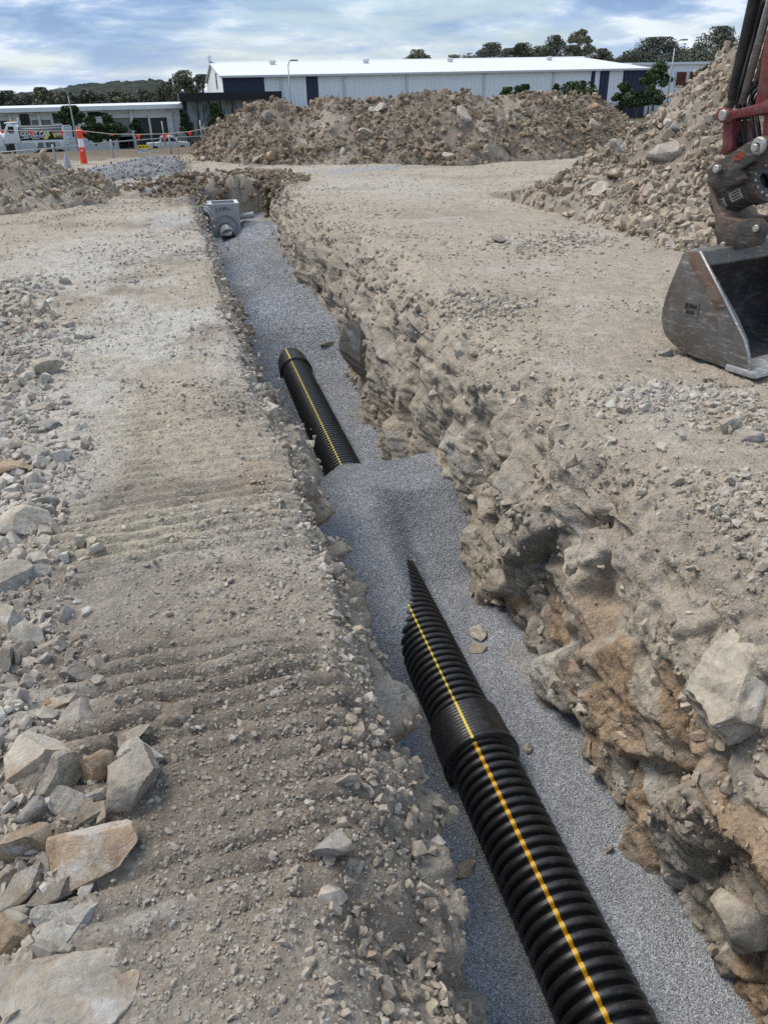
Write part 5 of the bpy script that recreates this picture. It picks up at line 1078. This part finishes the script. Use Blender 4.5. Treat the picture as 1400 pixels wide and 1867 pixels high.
# white building with louvres at the far right
RY = 124.0; wx0, wx1 = aty(1150, 130, RY)[0], 118.0; wz = aty(1240, 113, RY)[2]; wl = empty('louvred_building', ((wx0+wx1)/2, RY, -2.4)); tag(wl, 'white building with red brown louvred windows behind the right heap', 'building'); WO = wl.location
MB().box(wx0-WO.x, wx1-WO.x, 0, 26, 0, wz-WO.z-.35).build('wall', M_WHITE, wl); MB().prism([(wx0-WO.x-.2, -.3, wz-WO.z-.34), (wx0-WO.x-.2, 26.2, wz-WO.z+.5), (wx0-WO.x-.2, 26.2, wz-WO.z+.62), (wx0-WO.x-.2, -.3, wz-WO.z)], (wx1-wx0+.4, 0, 0)).build('roof', M_ROOF, wl)
for a, t_, b, bt in ((1231, 131.5, 1249, 156.5), (1254.5, 131, 1273, 156), (1279, 130.5, 1297, 155.5)):
    xa, xb, zt, zb = aty(a, 143, RY)[0]-WO.x, aty(b, 143, RY)[0]-WO.x, aty(a, t_, RY)[2]-WO.z, aty(a, bt, RY)[2]-WO.z
    lv = MB().box(xa, xb, -.08, -.01, zb, zt).build('louvre', M_LOUV, wl)
    f_ = MB(); f_.box(xa-.08, xa, -.2, -.01, zb-.08, zt+.08); f_.box(xb, xb+.08, -.2, -.01, zb-.08, zt+.08); f_.box(xa, xb, -.2, -.09, zt, zt+.08); f_.box(xa, xb, -.2, -.09, zb-.08, zb); f_.build('frame', M_TILT, lv)
    for k in range(9): z_ = zb+(zt-zb)*(k+.3)/9; MB().prism([(xa+.002, -.085, z_), (xa+.002, -.17, z_-.07), (xa+.002, -.17, z_-.04), (xa+.002, -.085, z_+.03)], (xb-xa-.004, 0, 0)).build('slat', M_LOUV, lv)
# black palisade fences
def palisade(pts, h, pitch, label):
    A = Vector(pts[0]); o = empty('palisade_fence', A); tag(o, label, 'fence'); pk = MB(); n_pk = 0
    for P, Q in zip(pts, pts[1:]):
        P, Q = Vector(P)-A, Vector(Q)-A; L_ = (Q-P).length; d_ = (Q-P)/L_
        for z_ in (.25, h-.3): MB().tube([P+Vector((0, 0, z_)), Q+Vector((0, 0, z_))], .03, 4).build('rail', M_BLACK, o)
        for k in range(int(L_/2.5)+1): q = P+d_*2.5*k; MB().box(q.x-.04, q.x+.04, q.y-.04, q.y+.04, q.z, q.z+h+.05).build('post', M_BLACK, o)
        for k in range(int(L_/pitch)): q = P+d_*pitch*k; pk.box(q.x-.016, q.x+.016, q.y-.035, q.y-.003, q.z+.08, q.z+h)
    tag(pk.build('picket', M_BLACK, o), None, None, None, 'stuff')
def gz_at(px_, Y): x = aty(px_, 220, Y)[0]; return (x, Y, GB(x, Y))
palisade([gz_at(228, 92), gz_at(372, 92)], 1.9, .14, 'black steel palisade fence before the grey units')
palisade([gz_at(1092, 100), gz_at(1330, 100)], 2.1, .14, 'black steel palisade fence at the right end of the shed')

# ------------------------------------------------------------------ street lights, street sign, truck
def street_light(x0, y0, x1, y1, xe, ye, Y, label, r=.09):
    a = Vector(aty(x0, y0, Y)); b = Vector(aty(x1, y1, Y)); e = Vector(aty(xe, ye, Y)); o = empty('street_light', (a.x, Y, GB(a.x, Y))); b.x = a.x; tag(o, label, 'street light', 'street lights'); q = o.location
    e = e-q; t_ = b-q; MB().tube([(0, 0, 0), (0, 0, t_.z*.5), (0, 0, t_.z)], [r, r*.8, r*.6], 8).build('pole', M_GALV, o)
    MB().tube([t_, t_+Vector(((e.x-t_.x)*.25, 0, (e.z-t_.z)*.6)), t_+Vector(((e.x-t_.x)*.6, 0, (e.z-t_.z)*.92)), e], r*.5, 6).build('arm', M_GALV, o)
    s_ = 1 if e.x > t_.x else -1; MB().box(min(e.x, e.x+s_*.7), max(e.x, e.x+s_*.7), -.14, .14, e.z-.07, e.z+.07, .03).build('lamp_head', M_GALV, o)
street_light(533.5, 235, 530, 122, 530.3, 110, 88, 'slim street light standing before the white shed wall')
street_light(1213, 205, 1229, 88, 1241, 72.5, 78, 'street light with a curved arm before the louvred building')
street_light(143, 268, 126, 175, 114, 163, 82, 'street light with a curved arm behind the bollard')
ss = Vector(aty(123, 262, 80)); st = empty('street_sign', (ss.x, 80, GB(ss.x, 80))); tag(st, 'white street name blade on a pole behind the truck', 'street sign'); top = aty(123, 228, 80)[2]-st.location.z
MB().tube([(0, 0, 0), (0, 0, top)], .04, 6).build('pole', M_GALV, st); bl = MB().box(-.15, .55, -.02, .02, top-.22, top).build('blade', M_WHITE, st); mb = MB(); squiggle(mb, -.08, .48, top-.11, .09, -.0215); mb.build('print', M_BLACK, bl)
TY = 84.0
def T(x, y): w = aty(x, y, TY); return w[0], w[2]
tx0 = T(37, 250)[0]; tz = GB(tx0, TY); tr = empty('tipper_truck', (tx0, TY, tz)); tag(tr, 'white tipper truck with a black advertising board on its side', 'truck'); Q = tr.location
def L2(x, y): a, b = T(x, y); return a-Q.x, b-Q.z
M_TRAY = flat_mat('grey_tarpaulin', (.20, .20, .205), .6, .15, 2); M_TYRE = flat_mat('tyre_rubber', (.015, .015, .015), .9); M_SIGN = flat_mat('black_board', (.012, .012, .016), .4); M_AMB = flat_mat('beacon_amber', (.8, .25, .02), .4)
bx0, bzt = L2(38, 241.5); bx1, bzb = L2(117.5, 254); c0x, ctop = L2(8.5, 226); c1x, _ = L2(29, 240); _, cbot = L2(20, 262); _, rb = L2(80, 259.5)
DW = 2.4
MB().box(bx0, bx1, .02, DW, bzb, bzt+.02).build('tray_body', M_SIGN, tr)
_, tt = L2(70, 229.5); tp = MB()
tp.prism([(bx0-.1, .0, bzt+.03), (bx0-.1, DW, bzt+.03), (bx0-.1, DW-.25, tt), (bx0-.1, .35, tt)], (L2(110, 240)[0]-bx0+.1, 0, 0)); tp.build('tarpaulin', M_TRAY, tr)
for k, z_ in enumerate(np.linspace(bzt+.15, tt-.1, 3)): MB().tube([(bx0-.1, .02+.12*k, z_), (L2(110, 240)[0], .02+.12*k, z_)], .04, 6).build('tarpaulin_roll', M_TRIM if k == 1 else M_TRAY, tr)
MB().box(bx0-.1, L2(122, 257)[0], -.02, DW+.02, rb, bzb-.004).build('chassis_rail', M_WHITE, tr)
MB().box(L2(113.5, 240)[0], L2(118, 240)[0], -.04, DW+.04, bzb-.002, L2(116, 232)[1], .03).build('tailgate', M_WHITE, tr); MB().box(L2(119, 258)[0], L2(125.5, 258)[0], 0, DW, rb-.25, bzb+.15, .04).build('rear_bumper', M_WHITE, tr)
cab = MB(); cab.prism([(c0x-.4, .0, cbot), (c1x+.25, .0, cbot), (c1x+.25, .0, ctop-.25), (c1x-.3, .0, ctop), (c0x+.15, .0, ctop-.05), (c0x-.15, .0, (ctop+cbot)/2+.25)], (0, DW, 0), .06); cab.build('cab', M_WHITE, tr, 30)
wx0_, wz1 = L2(13, 231); wx1_, wz0 = L2(27, 240.5); MB().prism([(wx0_-.1, -.012, wz0), (wx1_, -.012, wz0), (wx1_, -.012, wz1), (wx0_+.12, -.012, wz1)], (0, .01, 0)).build('window', M_GLASS, tr)
MB().box(wx0_+.1, wx0_+.5, -.02, -.001, cbot+.85, cbot+.93).build('door_handle', M_BLACK, tr); MB().box(c0x-.05, c1x, .1, DW-.1, ctop+.005, ctop+.12, .03).build('sun_visor', M_WHITE, tr); MB().lathe([(0, .1), (.18, .1), (.2, .02)], (c0x+.4, 1.0, ctop+.12), (c0x+.4, 1.0, 9), 8, True).build('beacon', M_AMB, tr)
MB().tube([(c1x+.42, .12, cbot+.3), (c1x+.42, .12, ctop+.45)], .09, 8).build('exhaust_stack', M_GALV, tr); MB().box(c1x+.27, bx0-.12, .2, DW-.2, cbot+.05, ctop-.4).build('headboard', M_BLACK, tr)
bn = MB(); bn.prism([(L2(-30, 262)[0], .0, cbot-.2), (c0x-.42, .0, cbot-.2), (c0x-.42, .0, L2(0, 247)[1]), (L2(-4, 243)[0], .0, L2(0, 241)[1]), (L2(-30, 243)[0], .0, L2(-30, 240)[1])], (0, DW, 0), .05); bn.build('bonnet', M_WHITE, tr, 30)
wr_ = .52
for px_ in (4, 66, 84, 102):
    q = L2(px_, 260)[0]
    for yy in (0.0, DW-.32):
        w_ = MB().lathe([(0, .25), (0, wr_-.05), (.05, wr_), (.27, wr_), (.32, wr_-.05), (.32, .25)], (q, yy, wr_), (q, yy+5, wr_), 20).build('wheel', M_TYRE, tr, 40); MB().lathe([(.03, 0), (.03, .28), (.06, .28)], (q, yy, wr_), (q, yy+5, wr_), 14).build('rim', M_WHITE, w_)
for px_ in (66, 113): q = L2(px_, 260); MB().prism([(q[0]-.2, -.03, rb-.001), (q[0]+.2, -.03, rb-.001), (q[0]+.05, -.03, rb-.4)], (0, .02, 0)).build('mudflap', M_WHITE, tr)
FRONT = (R(90), 0, 0)
lx, lz_ = L2(64.5, 244.2); lettering('COAST CAT', .46, M_WHITE, (lx, .012, lz_), FRONT, tr, .004, bold=.018, sx=1.02)
lx, lz_ = L2(65.5, 249.2); lettering('EXCAVATIONS', .30, M_WHITE, (lx, .012, lz_), FRONT, tr, .004, bold=.008)
for px_, py_, n_ in ((44, 245.5, .55), (46, 252, .5), (66, 253, .6)):
    mb = MB(); q = L2(px_, py_); squiggle(mb, q[0]-n_/2, q[0]+n_/2, q[1], .09, .014); mb.build('small_print', M_WHITE, tr)
M_DKY = flat_mat('dark_print', (.035, .035, .02), .5); M_SKYP = flat_mat('print_sky', (.60, .55, .45), .5, .2, 1)
art = MB(); P_ = lambda *a: [(L2(x, y)[0], .018, L2(x, y)[1]) for x, y in a]
art.poly(P_((80, 254), (85, 241.7), (90, 241.7), (92.5, 248), (90, 248.5), (87, 254))); art.poly(P_((95, 241.7), (97.5, 241.7), (103, 247), (101, 252))); art.build('artwork', M_YP, tr)
art = MB(); art.poly(P_((97.6, 241.7), (114, 241.7), (113, 247), (104, 247.2))); art.build('artwork', M_SKYP, tr); art = MB(); art.poly(P_((103.2, 247.4), (113.2, 247.4), (114, 251), (102, 251))); art.build('artwork', flat_mat('print_green', (.22, .22, .05), .6, .4, 3), tr)
M_CARW = M_WHITE
# parked white utility by the palisade fence
CY = 96.5; cxx = aty(305, 240, CY)[0]; cz_ = GB(cxx, CY); car = empty('parked_ute', (cxx, CY, cz_)); tag(car, 'white utility vehicle parked behind the palisade fence', 'car')
MB().prism([(-2.4, 0, .45), (2.3, 0, .45), (2.3, 0, .95), (1.1, 0, 1.05), (.5, 0, 1.65), (-.8, 0, 1.65), (-1.0, 0, 1.05), (-2.4, 0, 1.0)], (0, 1.75, 0), .06).build('body', M_CARW, car, 30); MB().prism([(-.7, -.01, 1.1), (.9, -.01, 1.1), (.42, -.01, 1.55), (-.7, -.01, 1.55)], (0, .008, 0)).build('window', M_GLASS, car)
for q in (-1.5, 1.45):
    for yy in (-.02, 1.55): MB().lathe([(0, 0), (0, .34), (.22, .34), (.22, 0)], (q, yy, .35), (q, yy+3, .35), 16).build('wheel', M_TYRE, car, 40)

# ------------------------------------------------------------------ hills, trees, shrubs, grass
def mat_leaf(name, a, b):
    t = NT(name); at_ = t.n('Attribute', {'attribute_name': 'col'}).outputs['Color']; s = t.n('SeparateColor', i0=at_); oi = t.n('ObjectInfo').outputs['Random']
    c = t.mix(s.outputs[0], a, b); c = t.mix(1.0, c, t.ramp(oi, [(0, (.82, .86, .9)), (1, (1.15, 1.1, 1.0))]), 'MULTIPLY'); return t.done(c, .6, None, 0, .25)
M_EUC = mat_leaf('gum_leaves', (.058, .068, .046), (.20, .205, .14)); M_GRN = mat_leaf('green_leaves', (.024, .044, .017), (.085, .122, .045)); M_SHR = mat_leaf('shrub_leaves', (.024, .044, .02), (.078, .115, .048)); M_BARK = flat_mat('bark', (.17, .145, .12), .9, .25, 4); M_DRYG = mat_leaf('dry_grass', (.10, .10, .045), (.24, .21, .10))
def tree(name, px_, py_top, w_px, Y, label, mat, seed, cat='tree', group=None, base_px=None, airy=.5, trunk_frac=.35, n_cl=26, leaf=.34, dens=90, squat=1.0):
    top = aty(px_, py_top, Y); x = top[0]; gz_ = GB(x, Y) if base_px is None else aty(px_, base_px, Y)[2]; H = top[2]-gz_; Wd = w_px*1.2*depth(top)/FPX/2; r = np.random.default_rng(seed)
    o = empty(name, (x, Y, gz_)); tag(o, label, cat, group)
    cb = H*trunk_frac; lean = r.normal(0, .04*H); tb = MB(); tb.tube([(0, 0, -.2), (lean*.4, 0, cb*.6), (lean, 0, cb), (lean*1.3, 0, H*.8)], [H*.028+.03, H*.022+.02, H*.017+.02, .02], 7)
    cl = []
    for k in range(n_cl):
        a = r.uniform(0, 6.283); q = r.random()**.5; zz = r.random(); env = (1-abs(2*zz-.75)**2.2*.55)*squat
        cl.append(np.array([lean+Wd*q*env*math.cos(a), Wd*.8*q*env*math.sin(a), cb+(H-cb)*(zz*.92+.04)]))
    for k in range(0, n_cl, max(1, n_cl//8)):
        c = cl[k]; tb.tube([(lean*.9, 0, cb*.85), tuple((np.array([lean, 0, cb])*.5+c*.5)+np.array([0, 0, -.04*H])), tuple(c)], [H*.012+.01, H*.007+.01, .01], 5)
    tb.build('trunk', M_BARK, o)
    V, F, Cc = [], [], []; R_ = max(Wd*.40*(1-airy*.4), .12); nv = 0
    for c in cl:
        n_ = int(dens*r.uniform(.6, 1.3)); d = r.normal(size=(n_, 3)); d /= np.linalg.norm(d, axis=1)[:, None]; rad = R_*r.uniform(.55, 1.15)*(.35+.65*r.random(n_)**.5)
        p = c+d*rad[:, None]*np.array([1.15, 1, .72]); tone = r.uniform(.15, .85); u = r.normal(size=(n_, 3)); u /= np.linalg.norm(u, axis=1)[:, None]; w2 = np.cross(u, d+r.normal(0, .6, (n_, 3))); w2 /= np.maximum(np.linalg.norm(w2, axis=1), 1e-6)[:, None]
        s = leaf*r.uniform(.6, 1.3, n_)[:, None]; q = np.stack([p-u*s, p+w2*s*.55, p+u*s, p-w2*s*.55], 1); V.append(q.reshape(-1, 3)); F.append(nv+np.arange(n_*4).reshape(n_, 4)); nv += n_*4
        Cc.append(np.repeat(np.clip(tone+r.normal(0, .22, n_), 0, 1), 4))
    V = np.concatenate(V); V[:, 2] = np.minimum(V[:, 2], H*1.02); cc = np.repeat(np.concatenate(Cc)[:, None], 3, 1); mesh_obj('crown', mesh_np('crown', V, np.concatenate(F), mat, cc, smooth=False), o); return o
EUG = 'gum trees behind the sheds'
for px_, t_, w_, Y, lab, am, sd in [(760, 92, 56, 168, 'rounded gum tree top alone above the middle of the shed roof', .3, 1), (712, 105, 34, 172, 'small dark tree tip left of the rounded tree over the shed roof', .3, 2), (832, 101, 52, 170, 'low wide tree showing over the shed roof right of the rounded one', .5, 3), (897, 80, 66, 160, 'broad gum tree, first tall one from the left over the shed', .55, 4), (955, 79, 52, 162, 'dense gum tree between the broad one and the tall ones over the shed', .3, 5), (1008, 66, 62, 156, 'tall gum tree left of the airy one', .5, 6), (1064, 53, 50, 154, 'tallest airy gum tree with sky showing through its crown', .9, 7), (1098, 90, 54, 165, 'low gum tree right of the tall airy one', .6, 8), (1136, 94, 40, 170, 'open gum tree before the big round crown', .7, 9),
                                  (1205, 70, 100, 165, 'big round dark tree behind the curved street light', .15, 10), (1322, 50, 92, 150, 'large dark tree rising behind the right heap', .2, 11), (1277, 84, 60, 156, 'lighter tree in front of the large dark tree by the right heap', .4, 12), (1390, 60, 70, 170, 'dark tree behind the excavator arm', .3, 13), (865, 93, 78, 176, 'low tree filling the gap left of the broad gum tree', .4, 17), (927, 90, 70, 178, 'low tree between the broad and the dense gum trees', .4, 18), (984, 86, 66, 178, 'low tree between the dense and the tall gum trees', .4, 19), (1040, 84, 64, 176, 'low tree behind and left of the tallest airy gum', .4, 20), (1160, 92, 70, 172, 'low tree at the left foot of the big round crown', .4, 21), (1245, 92, 56, 172, 'low tree at the right foot of the big round crown', .4, 22), (336, 130, 56, 150, 'tall gum tree left of the shed gable', .6, 14), (372, 137, 44, 156, 'bushy tree touching the left gable of the shed', .5, 15), (306, 150, 40, 175, 'dark tree behind the roof of the grey units', .4, 16)]:
    tree('gum_tree', px_, t_, w_, Y, lab, M_EUC, 1000+sd, 'tree', EUG, None, am, .42, 44 if w_ > 45 else 28, .21, 230 if am < .35 else 150)
for i in range(13):
    px_ = -30+i*26+[0, 5, -6, 3][i % 4]; tree('gum_tree', px_, [163, 170, 166, 174, 160, 170, 168, 165, 172, 168, 170, 165, 171][i], 44, 205+7*(i % 3), f'{ORD[i] if i < 12 else "last"} dark gum tree from the left edge in the line behind the units', M_EUC, 1100+i, 'tree', 'gum trees in a line behind the units', None, .3, .35, 16, .38, 170)
for px_, t_, bp, w_, Y, lab, mt, am, sd, nm, tf in [(124, 193, 246, 38, 88, 'dense round street tree behind the bollard', M_GRN, .15, 1, 'street_tree', .35), (166, 212, 262, 36, 84, 'bushy dark shrub right of the bollard', M_SHR, .3, 2, 'shrub', .05), (199, 210, 262, 40, 86, 'spreading palm like shrub before the grey green door', M_SHR, .6, 3, 'shrub', .1), (247, 218, 250, 18, 90, 'small young tree between the two doors', M_SHR, .5, 4, 'shrub', .1), (336, 206, 250, 20, 90, 'slim dark shrub at the corner of the charcoal office', M_SHR, .4, 5, 'shrub', .05), (391, 188, 240, 26, 90, 'leafy bush before the patterned glass', M_GRN, .4, 6, 'shrub', .1),
    (634, 178, 210, 22, 60, 'small green bush peeping over the long heap', M_GRN, .3, 7, 'shrub', .05), (928, 159, 205, 34, 58, 'low green bush above the long heap, left of the pointed one', M_GRN, .3, 8, 'shrub', .05), (956, 154, 205, 40, 59, 'pointed green bush above the long heap', M_GRN, .5, 9, 'shrub', .05), (1012, 152, 205, 12, 57, 'thin upright sapling above the long heap', M_GRN, .7, 10, 'shrub', .05), (1058, 148, 210, 66, 57, 'wide green bush above the right end of the long heap', M_GRN, .25, 11, 'shrub', .05),
    (1140, 148, 207, 34, 82, 'dark columnar tree at the navy corner of the shed', M_SHR, .3, 12, 'street_tree', .1), (1164, 168, 207, 44, 76, 'small dark tree with a thin bare trunk on the grass', M_SHR, .3, 13, 'street_tree', .42), (1186, 164, 206, 42, 77, 'second small dark tree with a bare trunk, next to the curved light', M_SHR, .3, 14, 'street_tree', .42), (1201, 112, 205, 44, 88, 'bright green tree in front of the louvred building', M_GRN, .2, 15, 'street_tree', .2), (1288, 113, 170, 30, 70, 'green bush top beside the louvres above the right heap', M_GRN, .4, 16, 'shrub', .05), (1262, 142, 172, 22, 66, 'small green bush below the louvres', M_GRN, .3, 17, 'shrub', .05), (50, 226, 240, 9, 92, 'thin dark sapling behind the truck cab', M_SHR, .7, 18, 'shrub', .1)]:
    tree(nm, px_, t_, w_, Y, lab, mt, 1200+sd, 'tree' if nm == 'street_tree' else 'shrub', None, bp, am, tf, 24, .12 if Y < 80 else .16, 170)
# wooded hills
def mat_hill():
    t = NT('wooded_hill'); p = t.pos(); v = t.n('TexVoronoi', Vector=p, Scale=.09); c = t.mix(t.noise(p, .02, 6, .7), (.030, .042, .036), (.062, .074, .056)); c = t.mix(1.0, c, t.ramp(v.outputs['Distance'], [(.1, 1.15), (.8, .6)]), 'MULTIPLY'); return t.done(c, .9, t.bump(v.outputs['Distance'], 1.0, -5.0), spec=.1)
M_HILL = mat_hill()
def hill(name, sil, Y, thick, label, seed):
    c = [aty(x, y, Y) for x, y in sil]; f = polyline_fn([(q[0], q[2]) for q in c]); xs = np.linspace(c[0][0], c[-1][0], 320); vs = np.linspace(0, 2, 40); Xg, Vg = np.meshgrid(xs, vs, indexing='ij')
    p = np.stack([Xg.ravel(), (Y-thick+Vg*thick).ravel(), np.zeros(Xg.size)], 1); z = (f(Xg)+12).ravel()*np.sin(np.clip(Vg.ravel(), 0, 2)*math.pi/2)**.8-12
    z += np.clip(z+12, 0, 8)/8*(3.5*np.maximum(-facets(np.c_[p[:, :2]/9.0, np.full(len(p), .5)], seed)[0], 0)+1.5*fbm(p/14, 3, seed)); p[:, 2] = z; o = mesh_obj(name, mesh_np(name, p, grid_faces(len(xs), len(vs)), M_HILL)); return tag(o, label, None, None, 'structure')
hill('hill', [(-400, 185), (-200, 178), (-60, 176), (20, 172), (80, 168), (120, 163), (150, 157), (175, 154), (200, 153), (235, 150), (262, 148), (295, 149), (310, 156), (330, 168), (380, 182)], 1050, 260, 'wooded hill rising behind the units at the left', 1300)
hill('hill', [(-900, 172), (-300, 176), (0, 180), (90, 180), (160, 172), (200, 177), (400, 172), (700, 160), (1000, 158), (1250, 140), (1500, 130), (2200, 120), (3000, 110)], 760, 160, 'low dark wooded ridge along the horizon', 1310)
hb = empty('hillside_house', (aty(293, 176, 560)[0], 560, aty(293, 182, 560)[2]-3)); tag(hb, 'small white building standing among the trees on the hill', 'house'); MB().box(-3.2, 3.2, 0, 6, 0, 5.6).build('wall', M_WHITE, hb); MB().box(-1.6, 1.4, 1, 4, 5.604, 7.6).build('tower', M_TILT, hb); MB().box(-3.6, 3.6, -.4, 6.4, 7.0-1.39, 7.0-1.1).build('roof', M_TRIM, hb)
for q in (-2.0, 0, 2.0): MB().box(q-.5, q+.5, -.05, -.005, 2.6, 4.2).build('window', M_GLASS, hb)
# grass: tufts as one object
r = np.random.default_rng(9); tv, tf_, tc = [], [], []; nv = 0
for _ in range(2600):
    if r.random() < .6: px_, Y = r.uniform(-60, 330), r.uniform(60, 83); 
    else: px_, Y = r.uniform(1085, 1240), r.uniform(46, 78)
    x = aty(px_, 240, Y)[0]; gz_ = GB(x, Y); hgt = r.uniform(.12, .5) if px_ < 90 else r.uniform(.06, .22)
    for b in range(5):
        a = r.uniform(0, 6.28); w_ = .05; q = np.array([x+r.normal(0, .25), Y+r.normal(0, .25), gz_]); u = np.array([math.cos(a), math.sin(a), 0])*w_; tip = q+np.array([r.normal(0, .12), r.normal(0, .12), hgt*r.uniform(.7, 1.3)])
        tv += [q-u, q+u, tip]; tf_.append([nv, nv+1, nv+2]); nv += 3; tc += [r.random()]*3
tag(mesh_obj('grass', mesh_np('grass', np.array(tv), np.array(tf_), M_DRYG, np.repeat(np.array(tc)[:, None], 3, 1), smooth=False)), 'rough olive grass growing along the street verge', None, None, 'stuff')
